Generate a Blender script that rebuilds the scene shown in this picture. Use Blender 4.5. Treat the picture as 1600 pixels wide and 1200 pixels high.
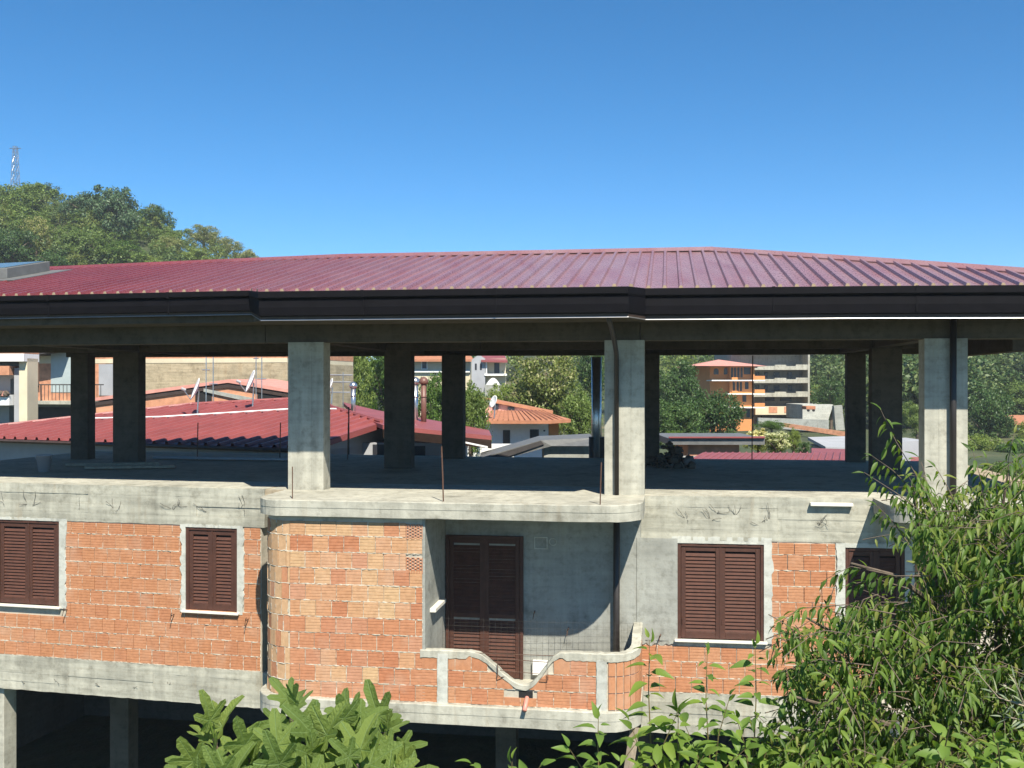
import bpy, bmesh, math, random
import numpy as np
from mathutils import Vector, Matrix

S = bpy.context.scene
for o in list(bpy.data.objects):
    bpy.data.objects.remove(o)
R0 = random.Random(7)

# ------------------------------------------------------------------ camera
cam = bpy.data.cameras.new('camera')
cam.lens = 36.0; cam.sensor_width = 36.0; cam.sensor_fit = 'HORIZONTAL'
cam.clip_start = 0.05; cam.clip_end = 6000
camo = bpy.data.objects.new('camera', cam)
S.collection.objects.link(camo)
camo.location = (0, 0, 0)
camo.rotation_euler = (math.radians(90), 0, 0)
S.camera = camo

# ------------------------------------------------------------------ light
SUNV = Vector((0.3248, -1.0606, 1.35)).normalized()        # towards the sun
sun_el = math.asin(SUNV.z)
sun_az = math.atan2(SUNV.x, SUNV.y)                         # clockwise from +Y
W = bpy.data.worlds.new('World'); S.world = W; W.use_nodes = True
wn = W.node_tree.nodes; wl = W.node_tree.links; wn.clear()
sky = wn.new('ShaderNodeTexSky'); sky.sky_type = 'NISHITA'; sky.sun_disc = False
sky.sun_elevation = sun_el; sky.sun_rotation = sun_az
sky.altitude = 3000; sky.air_density = 1.0; sky.dust_density = 0.1; sky.ozone_density = 6.0
hsv = wn.new('ShaderNodeHueSaturation'); hsv.inputs['Hue'].default_value = 0.492; hsv.inputs['Saturation'].default_value = 1.23; hsv.inputs['Value'].default_value = 1.0
bg = wn.new('ShaderNodeBackground'); bg.inputs['Strength'].default_value = 0.095
wo = wn.new('ShaderNodeOutputWorld')
wl.new(sky.outputs[0], hsv.inputs['Color']); wl.new(hsv.outputs[0], bg.inputs[0]); wl.new(bg.outputs[0], wo.inputs[0])
sl = bpy.data.lights.new('sun', 'SUN'); sl.energy = 5.0; sl.angle = math.radians(0.53); sl.color = (1.0, 0.94, 0.81)
so = bpy.data.objects.new('sun', sl); S.collection.objects.link(so)
so.rotation_euler = SUNV.to_track_quat('Z', 'Y').to_euler()
so.location = (20, -60, 80)

S.view_settings.view_transform = 'Standard'; S.view_settings.look = 'None'
S.view_settings.gamma = 1.0; S.view_settings.use_curve_mapping = False
S.view_settings.exposure = 0.83
S.cycles.max_bounces = 6; S.cycles.diffuse_bounces = 3; S.cycles.glossy_bounces = 2
S.cycles.transmission_bounces = 4; S.cycles.transparent_max_bounces = 4

# ------------------------------------------------------------------ frames
F = 1600.0
P1 = (-4.34, 18.04); P2 = (2.13, 17.06)
class Frame:
    def __init__(s, o, d):
        l = math.hypot(*d); s.o = o; s.d = (d[0]/l, d[1]/l); s.n = (s.d[1], -s.d[0])
        s.ang = math.atan2(s.d[1], s.d[0])
    def __call__(s, u, v, z):
        return (s.o[0]+u*s.d[0]+v*s.n[0], s.o[1]+u*s.d[1]+v*s.n[1], z)
FL = Frame(P1, (.9744, -.2250)); FM = Frame(P1, (P2[0]-P1[0], P2[1]-P1[1])); FR = Frame(P2, (.9917, -.1288))
LM = math.hypot(P2[0]-P1[0], P2[1]-P1[1])
def U(x, y, d):                       # a point of the place from its bearing and distance
    return ((x-800)/F*d, d, (600-y)/F*d)
def WF(o, ang):                       # free frame: origin (x,y), heading of its u axis
    return Frame(o, (math.cos(ang), math.sin(ang)))

# ------------------------------------------------------------------ object helpers
ORG = {}
def setp(o, label=None, cat=None, group=None, kind=None):
    if label: o['label'] = label
    if cat: o['category'] = cat
    if group: o['group'] = group
    if kind: o['kind'] = kind
    return o
def thing(name, loc, label, cat, group=None):
    e = bpy.data.objects.new(name, None); S.collection.objects.link(e)
    e.location = loc; e.empty_display_size = .3
    ORG[e.name] = Vector(loc)
    return setp(e, label, cat, group)
def link(name, me, parent=None, loc=None):
    o = bpy.data.objects.new(name, me); S.collection.objects.link(o)
    if parent is not None:
        o.parent = parent; ORG[o.name] = ORG[parent.name].copy()
    else:
        o.location = loc or (0, 0, 0); ORG[o.name] = Vector(loc or (0, 0, 0))
    return o
class MB:
    def __init__(s): s.v = []; s.f = []; s.m = []
    def add(s, vs, fs, mi=0):
        b = len(s.v); s.v += [tuple(p) for p in vs]
        for f in fs: s.f.append(tuple(i+b for i in f)); s.m.append(mi)
        return s
    def box(s, T, u0, u1, v0, v1, z0, z1, mi=0):
        P = [T(u, v, z) for z in (z0, z1) for v in (v0, v1) for u in (u0, u1)]
        return s.add(P, [(0,1,3,2),(4,6,7,5),(0,4,5,1),(2,3,7,6),(0,2,6,4),(1,5,7,3)], mi)
    def prism(s, pts, z0, z1, mi=0):           # plan polygon
        n = len(pts)
        P = [(p[0], p[1], z0) for p in pts]+[(p[0], p[1], z1) for p in pts]
        return s.add(P, [tuple(range(n))[::-1], tuple(range(n, 2*n))]+[(i, (i+1) % n, n+(i+1) % n, n+i) for i in range(n)], mi)
    def slab(s, pts, off, mi=0):               # any 3-D polygon given thickness by offset vector
        n = len(pts); off = Vector(off)
        P = [tuple(p) for p in pts]+[tuple(Vector(p)+off) for p in pts]
        return s.add(P, [tuple(range(n)), tuple(range(n, 2*n))[::-1]]+[(i, n+i, n+(i+1) % n, (i+1) % n) for i in range(n)], mi)
    def tube(s, pts, r, n=6, mi=0, cap=True):
        rs = r if isinstance(r, (list, tuple)) else [r]*len(pts)
        pts = [Vector(p) for p in pts]; b = len(s.v); ref = None
        for i, p in enumerate(pts):
            d = (pts[min(i+1, len(pts)-1)]-pts[max(i-1, 0)])
            d = d.normalized() if d.length > 1e-9 else Vector((0, 0, 1))
            if ref is None: ref = Vector((0, 0, 1)) if abs(d.z) < .9 else Vector((1, 0, 0))
            a = d.cross(ref).normalized(); c = d.cross(a).normalized(); ref = a.cross(d)
            for k in range(n):
                t = 2*math.pi*k/n; s.v.append(tuple(p+(a*math.cos(t)+c*math.sin(t))*rs[i]))
        for i in range(len(pts)-1):
            for k in range(n):
                s.f.append((b+i*n+k, b+i*n+(k+1) % n, b+(i+1)*n+(k+1) % n, b+(i+1)*n+k)); s.m.append(mi)
        if cap:
            s.f.append(tuple(range(b, b+n))[::-1]); s.m.append(mi)
            e = b+(len(pts)-1)*n; s.f.append(tuple(range(e, e+n))); s.m.append(mi)
        return s
    def mesh(s, name, mats, org=(0, 0, 0), smooth=False, fix=True):
        me = bpy.data.meshes.new(name)
        ox, oy, oz = org
        me.from_pydata([(a-ox, b-oy, c-oz) for a, b, c in s.v], [], s.f)
        for m in (mats if isinstance(mats, (list, tuple)) else [mats]): me.materials.append(m)
        me.polygons.foreach_set('material_index', s.m)
        if fix:
            bm = bmesh.new(); bm.from_mesh(me)
            bmesh.ops.recalc_face_normals(bm, faces=bm.faces); bm.to_mesh(me); bm.free()
        if smooth: me.polygons.foreach_set('use_smooth', [True]*len(me.polygons))
        me.update(); return me
    def build(s, name, mats, parent=None, smooth=False, bevel=0, loc=None, fix=True):
        org = ORG[parent.name] if parent is not None else Vector(loc or (0, 0, 0))
        o = link(name, s.mesh(name, mats, org, smooth, fix), parent, loc)
        if bevel:
            b = o.modifiers.new('bevel', 'BEVEL'); b.width = bevel; b.segments = 1; b.limit_method = 'ANGLE'
        return o
def npmesh(name, V, Q, mats, mi=None, smooth=False):     # big quad meshes
    me = bpy.data.meshes.new(name)
    V = np.asarray(V, np.float32); Q = np.asarray(Q, np.int32); k = Q.shape[1]
    me.vertices.add(len(V)); me.vertices.foreach_set('co', V.ravel())
    me.loops.add(Q.size); me.loops.foreach_set('vertex_index', Q.ravel())
    me.polygons.add(len(Q)); me.polygons.foreach_set('loop_start', np.arange(0, Q.size, k, dtype=np.int32))
    for m in mats: me.materials.append(m)
    if mi is not None: me.polygons.foreach_set('material_index', np.asarray(mi, np.int32))
    if smooth: me.polygons.foreach_set('use_smooth', np.ones(len(Q), bool))
    me.update(calc_edges=True); me.validate(); return me

# ------------------------------------------------------------------ materials
def nt(name):
    m = bpy.data.materials.new(name); m.use_nodes = True
    t = m.node_tree; b = t.nodes['Principled BSDF']; return m, t, b
def noise(t, scale, detail=4, rough=.55, vec=None):
    n = t.nodes.new('ShaderNodeTexNoise'); n.inputs['Scale'].default_value = scale
    n.inputs['Detail'].default_value = detail; n.inputs['Roughness'].default_value = rough
    if vec is not None: t.links.new(vec, n.inputs['Vector'])
    return n
def ramp(t, fac, stops):
    r = t.nodes.new('ShaderNodeValToRGB'); e = r.color_ramp.elements
    while len(e) < len(stops): e.new(.5)
    for i, (p, c) in enumerate(stops): e[i].position = p; e[i].color = (*c, 1) if len(c) == 3 else c
    t.links.new(fac, r.inputs[0]); return r
def mix(t, fac, a, b, mode='MIX'):
    m = t.nodes.new('ShaderNodeMix'); m.data_type = 'RGBA'; m.blend_type = mode
    for s, x in ((0, fac), (6, a), (7, b)):
        if hasattr(x, 'is_linked'): t.links.new(x, m.inputs[s])
        else: m.inputs[s].default_value = x if s == 0 else ((*x, 1) if len(x) == 3 else x)
    return m.outputs[2]
def bump(t, b, h, strength=.3, dist=.01, prev=None):
    n = t.nodes.new('ShaderNodeBump'); n.inputs['Strength'].default_value = strength; n.inputs['Distance'].default_value = dist
    t.links.new(h, n.inputs['Height'])
    if prev is not None: t.links.new(prev, n.inputs['Normal'])
    t.links.new(n.outputs[0], b.inputs['Normal']); return n.outputs[0]
def geo(t): return t.nodes.new('ShaderNodeNewGeometry')
def mapping(t, vec, scale):
    m = t.nodes.new('ShaderNodeMapping'); m.inputs['Scale'].default_value = scale
    t.links.new(vec, m.inputs['Vector']); return m.outputs[0]
def mat_plain(name, col, rough=.6, var=.15, scale=6., metal=0., bmp=0.):
    m, t, b = nt(name); g = geo(t)
    n = noise(t, scale, 5, .6, g.outputs['Position'])
    lo = tuple(c*(1-var) for c in col); hi = tuple(min(1, c*(1+var)) for c in col)
    r = ramp(t, n.outputs[0], [(.3, lo), (.7, hi)])
    t.links.new(r.outputs[0], b.inputs['Base Color'])
    b.inputs['Roughness'].default_value = rough; b.inputs['Metallic'].default_value = metal
    if bmp: bump(t, b, n.outputs[0], bmp, .02)
    return m
def mat_concrete(name, col, streak=.5, dark=.55, boards=0.):
    m, t, b = nt(name); g = geo(t); pos = g.outputs['Position']
    n1 = noise(t, 1.3, 6, .6, pos); n2 = noise(t, 9., 6, .65, pos)
    st = noise(t, 1., 5, .6, mapping(t, pos, (5., 5., .35)))
    ho = noise(t, 1., 4, .6, mapping(t, pos, (.6, .6, 9.)))
    fine = noise(t, 70., 3, .7, pos)
    c0 = tuple(x*dark for x in col); c1 = tuple(min(1, x*1.12) for x in col)
    base = ramp(t, n1.outputs[0], [(.28, tuple(x*.78 for x in col)), (.5, col), (.72, c1)]).outputs[0]
    s = ramp(t, st.outputs[0], [(.42, (0, 0, 0)), (.75, (1, 1, 1))])
    f1 = t.nodes.new('ShaderNodeMath'); f1.operation = 'MULTIPLY'; f1.inputs[1].default_value = streak
    t.links.new(s.outputs[0], f1.inputs[0])
    base = mix(t, f1.outputs[0], base, c0)
    h = ramp(t, ho.outputs[0], [(.38, (.74, .74, .72)), (.62, (1.07, 1.06, 1.03))])
    base = mix(t, .9 if boards else .35, base, h.outputs[0], 'MULTIPLY')
    sp = ramp(t, n2.outputs[0], [(.3, (.72, .71, .69)), (.5, (1, 1, 1))])
    base = mix(t, .8, base, sp.outputs[0], 'MULTIPLY')
    ru = noise(t, 1., 4, .65, mapping(t, pos, (3.1, 3.1, .5)))
    rf_ = ramp(t, ru.outputs[0], [(.60, (0, 0, 0)), (.78, (.55, .55, .55))])
    base = mix(t, rf_.outputs[0], base, (col[0]*.68, col[1]*.55, col[2]*.42))
    di = noise(t, 2.4, 7, .7, pos)
    dk = ramp(t, di.outputs[0], [(.30, (.55, .54, .52)), (.46, (1, 1, 1))])
    base = mix(t, .75, base, dk.outputs[0], 'MULTIPLY')
    t.links.new(base, b.inputs['Base Color']); b.inputs['Roughness'].default_value = .92
    b.inputs['Specular IOR Level'].default_value = .2
    p = bump(t, b, n2.outputs[0], .35, .02)
    bump(t, b, fine.outputs[0], .3, .004, p)
    return m
def mat_brick(name, cols):
    m, t, b = nt(name); g = geo(t); oi = t.nodes.new('ShaderNodeObjectInfo')
    n = noise(t, 14., 5, .65, g.outputs['Position']); n2 = noise(t, 2.2, 3, .5, g.outputs['Position'])
    k = len(cols)
    r = ramp(t, oi.outputs['Random'], [(i/(k-1) if k > 1 else 0, c) for i, c in enumerate(cols)])
    v = ramp(t, n.outputs[0], [(.3, (.8, .78, .76)), (.62, (1.06, 1.06, 1.06))])
    c = mix(t, .85, r.outputs[0], v.outputs[0], 'MULTIPLY')
    dust = ramp(t, n2.outputs[0], [(.52, (0, 0, 0)), (.8, (.42, .42, .42))])
    c = mix(t, dust.outputs[0], c, (.52, .38, .28))
    t.links.new(c, b.inputs['Base Color']); b.inputs['Roughness'].default_value = .9
    b.inputs['Specular IOR Level'].default_value = .2
    f = noise(t, 1., 4, .7, mapping(t, g.outputs['Position'], (12., 12., 130.)))
    bump(t, b, f.outputs[0], .35, .004)
    return m
def mat_leaf(name, cols, trans=.35, rough=.5, spec=.35):
    m, t, b = nt(name); g = geo(t)
    r = ramp(t, g.outputs['Random Per Island'], [(i/(len(cols)-1), c) for i, c in enumerate(cols)])
    oi = t.nodes.new('ShaderNodeObjectInfo')
    v = ramp(t, oi.outputs['Random'], [(0, (.76, .80, .76)), (.6, (1., 1., 1.)), (1, (1.28, 1.16, 1.0))])
    c = mix(t, 1., r.outputs[0], v.outputs[0], 'MULTIPLY')
    t.links.new(c, b.inputs['Base Color']); b.inputs['Roughness'].default_value = rough
    b.inputs['Specular IOR Level'].default_value = spec
    tr = t.nodes.new('ShaderNodeBsdfTranslucent')
    h = t.nodes.new('ShaderNodeHueSaturation'); h.inputs['Hue'].default_value = .485; h.inputs['Saturation'].default_value = 1.15; h.inputs['Value'].default_value = 1.5
    t.links.new(c, h.inputs['Color']); t.links.new(h.outputs[0], tr.inputs[0])
    ms = t.nodes.new('ShaderNodeMixShader'); ms.inputs[0].default_value = trans
    t.links.new(b.outputs[0], ms.inputs[1]); t.links.new(tr.outputs[0], ms.inputs[2])
    t.links.new(ms.outputs[0], t.nodes['Material Output'].inputs[0])
    return m
def mat_roof(name, col, rough=.38):
    m, t, b = nt(name); g = geo(t)
    n = noise(t, .9, 5, .6, g.outputs['Position']); n2 = noise(t, 25., 4, .7, g.outputs['Position'])
    r = ramp(t, n.outputs[0], [(.3, tuple(c*.85 for c in col)), (.7, tuple(c*1.15 for c in col))])
    d = ramp(t, n2.outputs[0], [(.5, (0, 0, 0)), (.85, (.35, .35, .35))])
    c = mix(t, d.outputs[0], r.outputs[0], (.30, .20, .19))
    t.links.new(c, b.inputs['Base Color'])
    rr = ramp(t, n2.outputs[0], [(.3, (rough*.85,)*3), (.7, (rough*1.3,)*3)])
    t.links.new(rr.outputs[0], b.inputs['Roughness'])
    bump(t, b, n.outputs[0], .06, .05)
    return m

M_con = mat_concrete('concrete', (.45, .435, .365), .6, .5)
M_conb = mat_concrete('board_formed_concrete', (.45, .437, .368), .6, .5, 1.)
M_beam = mat_concrete('shade_darkened_brown_concrete', (.105, .09, .07), .3)  # brown concrete, darkened to paint in the shade under roof and slabs
M_cem = mat_concrete('cement_plaster', (.335, .338, .305), .5, .62)
M_cemw = mat_concrete('pale_cement', (.50, .50, .45), .2, .7)
M_floor = mat_concrete('shade_toned_screed', (.40, .33, .235), .35, .6)  # shade under the roof painted in: floor kept darker than its sunlit edge
M_mort = mat_concrete('mortar', (.52, .47, .38), .15, .75)
M_brA = mat_brick('orange_brick', [(.44, .20, .10), (.47, .22, .115), (.425, .185, .095), (.48, .245, .135)])
M_brB = mat_brick('mixed_brick', [(.50, .275, .15), (.52, .31, .175), (.53, .35, .195), (.48, .245, .13), (.53, .325, .20), (.46, .215, .115)])
M_brC = mat_brick('red_brick', [(.45, .195, .10), (.47, .22, .12), (.43, .175, .09), (.48, .25, .155)])
M_shut = mat_plain('brown_shutter_paint', (.078, .027, .015), .8, .2, 9)
M_shutd = mat_plain('brown_shutter_frame', (.066, .024, .014), .65, .2, 9)
M_marble = mat_plain('pale_stone_sill', (.70, .66, .58), .5, .08, 12)
M_gut = mat_plain('black_brown_gutter', (.005, .0045, .006), .7, .25, 5)
M_gut.node_tree.nodes['Principled BSDF'].inputs['Specular IOR Level'].default_value = .12
M_trim = mat_plain('brown_trim', (.05, .030, .022), .5, .25, 5)
M_pipe = mat_plain('dark_brown_pipe', (.026, .021, .019), .5, .2, 5)
M_drip = mat_plain('pale_metal_edge', (.42, .40, .38), .32, .1, 5, .7)
def paint_sheen(m, x0, x1, col, amt):  # paints a sky sheen into the base colour, growing along X
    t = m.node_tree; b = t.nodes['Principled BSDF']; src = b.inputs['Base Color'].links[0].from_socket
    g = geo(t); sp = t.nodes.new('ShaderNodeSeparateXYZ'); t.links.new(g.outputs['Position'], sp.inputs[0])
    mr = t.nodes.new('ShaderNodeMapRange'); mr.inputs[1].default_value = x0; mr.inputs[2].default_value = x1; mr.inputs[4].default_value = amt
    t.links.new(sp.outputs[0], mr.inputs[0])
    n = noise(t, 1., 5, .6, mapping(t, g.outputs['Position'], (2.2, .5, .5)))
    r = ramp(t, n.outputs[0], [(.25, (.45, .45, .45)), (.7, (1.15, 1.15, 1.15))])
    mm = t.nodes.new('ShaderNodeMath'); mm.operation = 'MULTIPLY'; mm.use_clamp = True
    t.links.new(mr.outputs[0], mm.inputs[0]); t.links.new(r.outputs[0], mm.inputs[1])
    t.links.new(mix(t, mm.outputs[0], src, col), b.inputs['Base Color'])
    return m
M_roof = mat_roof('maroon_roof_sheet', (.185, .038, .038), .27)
paint_sheen(M_roof, -7.5, .5, (.30, .205, .215), .68)  # mauve sky reflection put into the roof colour towards the right
M_roofr = mat_roof('red_roof_sheet', (.25, .062, .058), .5)
M_foam = mat_plain('cream_foam', (.34, .25, .16), .8, .1)
M_rust = mat_plain('rusty_iron', (.10, .05, .03), .8, .3, 30)
M_wire = mat_plain('dark_wire', (.05, .045, .04), .7, .2, 30)
M_black = mat_plain('dark_void', (.012, .012, .012), .9, .1)
M_white = mat_plain('white_paint', (.78, .77, .74), .5, .05)
M_steel = mat_plain('galvanised_steel', (.55, .56, .57), .28, .1, 8, .9)
M_brown = mat_plain('brown_flue', (.16, .075, .055), .45, .15)
M_wood = mat_plain('weathered_wood', (.30, .24, .17), .8, .25, 12)
M_bark = mat_plain('bark', (.12, .09, .065), .9, .3, 15, 0, .5)
M_twig = mat_plain('green_brown_twig', (.16, .12, .05), .7, .3, 20)
M_pink = mat_plain('pink_plastic', (.62, .25, .19), .5, .1)
M_blue = mat_plain('pale_blue_plaster', (.36, .42, .42), .85, .12, 1.5, 0, .2)
M_tan = mat_concrete('tan_rough_wall', (.46, .38, .26), .25, .7, 1.)
M_cream = mat_plain('cream_plaster', (.62, .54, .38), .85, .1, 1.)
M_orng = mat_plain('orange_plaster', (.62, .25, .085), .85, .08, 1.)
M_glass = mat_plain('dark_window_pane', (.03, .03, .035), .25, .2, 1.)
M_tile = mat_plain('terracotta_tile', (.40, .165, .085), .8, .2, 3.)
M_tilep = mat_plain('pinkish_tile', (.55, .25, .20), .8, .15, 3.)
M_bwall = mat_plain('far_brick_wall', (.50, .235, .135), .9, .25, 3., 0, .3)
M_grey = mat_plain('grey_plaster', (.34, .345, .36), .9, .1, 1.)
M_dgrey = mat_plain('dark_felt', (.05, .045, .045), .9, .2, 3.)
M_lead = mat_plain('dull_lead', (.13, .13, .125), .6, .2, 4.)
M_earth = mat_plain('dry_earth', (.27, .22, .13), .95, .3, 1.2, 0, .5)
M_panel = mat_plain('skylight_glass', (.10, .14, .15), .2, .1, 2.)

# ------------------------------------------------------------------ terrain
def sstep(a, b, x):
    t = np.clip((x-a)/(b-a), 0, 1); return t*t*(3-2*t)
def hgt(X, Y):
    X = np.asarray(X, float); Y = np.asarray(Y, float)
    z = -9 + 4.2*sstep(30, 60, Y)*sstep(-6, 10, X-.0*Y)
    hl = np.interp(X, [-400, -200, -82, -72, -62, -54.6, -48.5, -41, -30, -15, 0], [20, 38, 35.3, 34.8, 34.5, 31, 28.5, 22, 8, 2, 0])
    hl = hl*np.where(Y < 165, np.exp(-((Y-165)/52.)**2), np.exp(-((Y-165)/150.)**2))
    slope = np.clip((Y-85)/200., 0, 1.15)
    hr = slope*15.5*sstep(25, 75, X)
    mid = 13.0*sstep(122, 215, Y)*(1-sstep(25, 75, X))*sstep(-30, -5, X-.0)
    return z+hl+hr+mid+.35*np.sin(X*.21+1.3)*np.cos(Y*.17)*sstep(40, 90, Y)
def terrain():
    xs = np.concatenate([np.linspace(-3000, -160, 18), np.linspace(-150, 220, 110), np.linspace(240, 3000, 18)])
    ys = np.concatenate([np.linspace(-300, -12, 10), np.linspace(-8, 340, 118), np.linspace(360, 3500, 20)])
    A, B = np.meshgrid(xs, ys); Z = hgt(A, B)
    V = np.stack([A, B, Z], -1).reshape(-1, 3); nx = len(xs); ny = len(ys)
    i = np.arange(ny-1)[:, None]*nx+np.arange(nx-1)[None]; i = i.ravel()
    Q = np.stack([i, i+1, i+nx+1, i+nx], 1)
    m, t, b = nt('ground_soil_and_grass'); g = geo(t)
    n = noise(t, .09, 6, .6, g.outputs['Position']); n2 = noise(t, 1.5, 5, .6, g.outputs['Position'])
    r = ramp(t, n.outputs[0], [(.35, (.03, .05, .016)), (.55, (.06, .075, .028)), (.75, (.20, .16, .09))])
    c = mix(t, .5, r.outputs[0], ramp(t, n2.outputs[0], [(.3, (.5, .5, .5)), (.7, (1.2, 1.2, 1.2))]).outputs[0], 'MULTIPLY')
    t.links.new(c, b.inputs['Base Color']); b.inputs['Roughness'].default_value = .95
    bump(t, b, n2.outputs[0], .6, .2)
    o = link('ground', npmesh('ground', V, Q, [m], None, True))
    setp(o, 'soil and dry grass of the valley floor and hills', None, None, 'structure')
terrain()
def gz(x, y): return float(hgt(x, y))

# ================================================================== MAIN BUILDING
ZT = -1.86
BLD = thing('unfinished_house', (-1, 17.5, -9), 'unfinished concrete and hollow-brick house with maroon metal roof', 'house')
def bpart(name, mb, mat, bevel=0, smooth=False): return mb.build(name, mat, BLD, smooth, bevel)

def wav(u, s=0, a=.01): return a*(math.sin(u*7.3+s)+.6*math.sin(u*17.1+2*s)+.4*math.sin(u*41+3*s))/1.6
def ragged_strip(T, u0, u1, v0, v1, z0, z1, n, a, mi=0, mb=None, seed=0, bot=True, top=True):
    mb = mb or MB(); rr = random.Random(seed); P = []
    for i in range(n+1):
        u = u0+(u1-u0)*i/n
        jt = rr.uniform(-a, a) if top else 0; jb = rr.uniform(-a, a) if bot else 0; jv = rr.uniform(-a, a)*.5
        P += [T(u, v1+jv, z0+jb), T(u, v1+jv, z1+jt), T(u, v0, z1+jt*.4), T(u, v0, z0)]
    fs = []
    for i in range(n):
        b = 4*i
        fs += [(b, b+4, b+5, b+1), (b+1, b+5, b+6, b+2), (b, b+3, b+7, b+4)]
    fs += [(0, 1, 2, 3), (4*n, 4*n+3, 4*n+2, 4*n+1)]
    return mb.add(P, fs, mi)
def board_beam(name, T, u0, u1, z0, z1, vb, nb, seed, lip=True):
    rr = random.Random(seed); mb = MB(); h = (z1-z0)/nb
    cuts = [u0]
    while cuts[-1] < u1-2.6: cuts.append(cuts[-1]+rr.uniform(1.6, 2.6))
    cuts.append(u1)
    for c in range(len(cuts)-1):
        for k in range(nb):
            dv = rr.uniform(-.009, .009)
            a, b = cuts[c], cuts[c+1]
            n = max(2, int((b-a)/.12))
            ragged_strip(T, a, b-.002, vb, dv, z0+k*h, z0+(k+1)*h-.0015, n, .004 if 0 < k < nb-1 else .007, 0, mb, rr.random(), k == 0, k == nb-1)
    return bpart(name, mb, M_conb)

# --- floors
slabp = [FL(-9.5, -.02, 0), FM(0, -.02, 0), FM(LM, -.02, 0), FR(7.4, -.02, 0), FR(7.4, -8.6, 0), FM(3, -8.6, 0), FL(-9.5, -8.6, 0)]
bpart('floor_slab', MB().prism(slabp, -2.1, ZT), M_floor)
slab2 = [FL(-9.5, -.02, 0), FM(0, -.02, 0), FM(LM, -.02, 0), FR(7.4, -.02, 0), FR(7.4, -8.6, 0), FM(3, -8.6, 0), FL(-9.5, -8.6, 0)]
bpart('floor_slab', MB().prism(slab2, -5.4, -5.1), M_con)
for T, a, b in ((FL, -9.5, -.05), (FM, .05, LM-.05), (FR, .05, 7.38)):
    bpart('sunlit_edge_strip', MB().box(T, a, b, -1.3, -.03, ZT-.05, ZT+.0035), M_con)  # paler strip painting in the sun along the front of the floor
# --- ring beams on the wings
board_beam('beam', FL, -9.5, -.02, -2.53, ZT+.006, -.3, 4, 3)
board_beam('beam', FL, -9.5, -.09, -5.72, -5.08, -.3, 4, 4)
board_beam('beam', FR, .02, 7.4, -2.585, ZT+.004, -.3, 4, 5)
board_beam('beam', FR, .02, 7.4, -5.80, -5.12, -.3, 4, 6)
# --- bay slabs with rounded corners
def bay_outline(T, ua, ub, vf, ra, rb, v0=-.05, n=8):
    pts = [(ua, v0)]
    for i in range(n+1):
        t = math.pi/2*i/n; pts.append((ua+ra-ra*math.cos(t), vf-ra+ra*math.sin(t)))
    k = 14
    for i in range(1, k):
        pts.append((ua+ra+(ub-rb-ua-ra)*i/k, vf))
    for i in range(n+1):
        t = math.pi/2*i/n; pts.append((ub-rb+rb*math.sin(t), vf-rb+rb*math.cos(t)))
    pts.append((ub, v0)); return pts
def bay_slab(name, T, out, z0, z1, seed, mats=None):
    rr = random.Random(seed); mb = MB(); n = len(out)
    mid = z0+(z1-z0)*.52
    P = []
    for (u, v) in out:
        j = rr.uniform(-.004, .004)
        P += [T(u, v+j, z0+rr.uniform(-.006, .006)), T(u, v+j, mid), T(u, v+j+.006, mid+.004), T(u, v+j+.004, z1-.012+rr.uniform(-.004, .004)), T(u, v-.012, z1)]
    fs = []
    for i in range(n-1):
        for k in range(4): fs.append((5*i+k, 5*i+5+k, 5*i+6+k, 5*i+1+k))
    fs.append(tuple(5*i+4 for i in range(n))); fs.append(tuple(5*i for i in range(n))[::-1])
    fs.append((0, 1, 2, 3, 4)); e = 5*(n-1); fs.append((e, e+4, e+3, e+2, e+1))
    mb.add(P, fs); o = bpart(name, mb, [M_con]); return o
bay_slab('balcony_slab', FM, bay_outline(FM, .40, 6.63, 1.60, .5, .62), -2.10, -1.845, 11)
bay_slab('balcony_slab', FM, bay_outline(FM, .38, 6.60, 1.58, .52, .6), -5.30, -5.0, 12)
bay_slab('balcony_slab', FR, bay_outline(FR, 3.75, 7.38, 1.25, .5, .4), -2.09, -1.85, 13)
bay_slab('balcony_slab', FR, bay_outline(FR, 3.75, 7.38, 1.25, .5, .4), -5.30, -5.02, 14)

# --- wall cores (mortar / plaster behind the bricks)
WALL = {}
def wall(name, mb, mat):
    o = bpart(name, mb, mat); return o
def core_wall(T, u0, u1, z0, z1, holes):
    mb = MB(); us = sorted({u0, u1, *[h[0] for h in holes], *[h[1] for h in holes]})
    for a, b in zip(us[:-1], us[1:]):
        h = [q for q in holes if q[0] <= a+1e-6 and q[1] >= b-1e-6]
        if not h: mb.box(T, a, b, -.25, -.016, z0, z1)
        else:
            mb.box(T, a, b, -.25, -.016, z0, h[0][2])
            if h[0][3] < z1: mb.box(T, a, b, -.25, -.016, h[0][3], z1)
    return mb
wL = wall('brick_wall', core_wall(FL, -9.5, -.09, -5.10, -2.50, [(-5.50, -4.155, -4.125, -2.545), (-1.562, -.548, -4.055, -2.565)]), M_mort)
bpart('plaster_wall', MB().box(FM, -.3, .8, -.5, -.32, -5.4, -1.9), M_cem)
mb = MB()
inner = bay_outline(FM, .475, 3.20, 1.484, .54, .02, 0.0, 8)
outer = [(u, v) for u, v in inner]
core = [FM(u, v, 0) for u, v in inner]
mb.prism([(p[0], p[1]) for p in core], -5.02, -2.09)
wB = wall('brick_wall', mb, M_mort)
wR = wall('brick_wall', core_wall(FR, .02, 7.35, -5.13, -2.57, [(.62, 2.02, -4.225, -2.635), (3.31, 4.24, -4.225, -2.655)]), M_mort)
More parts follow.
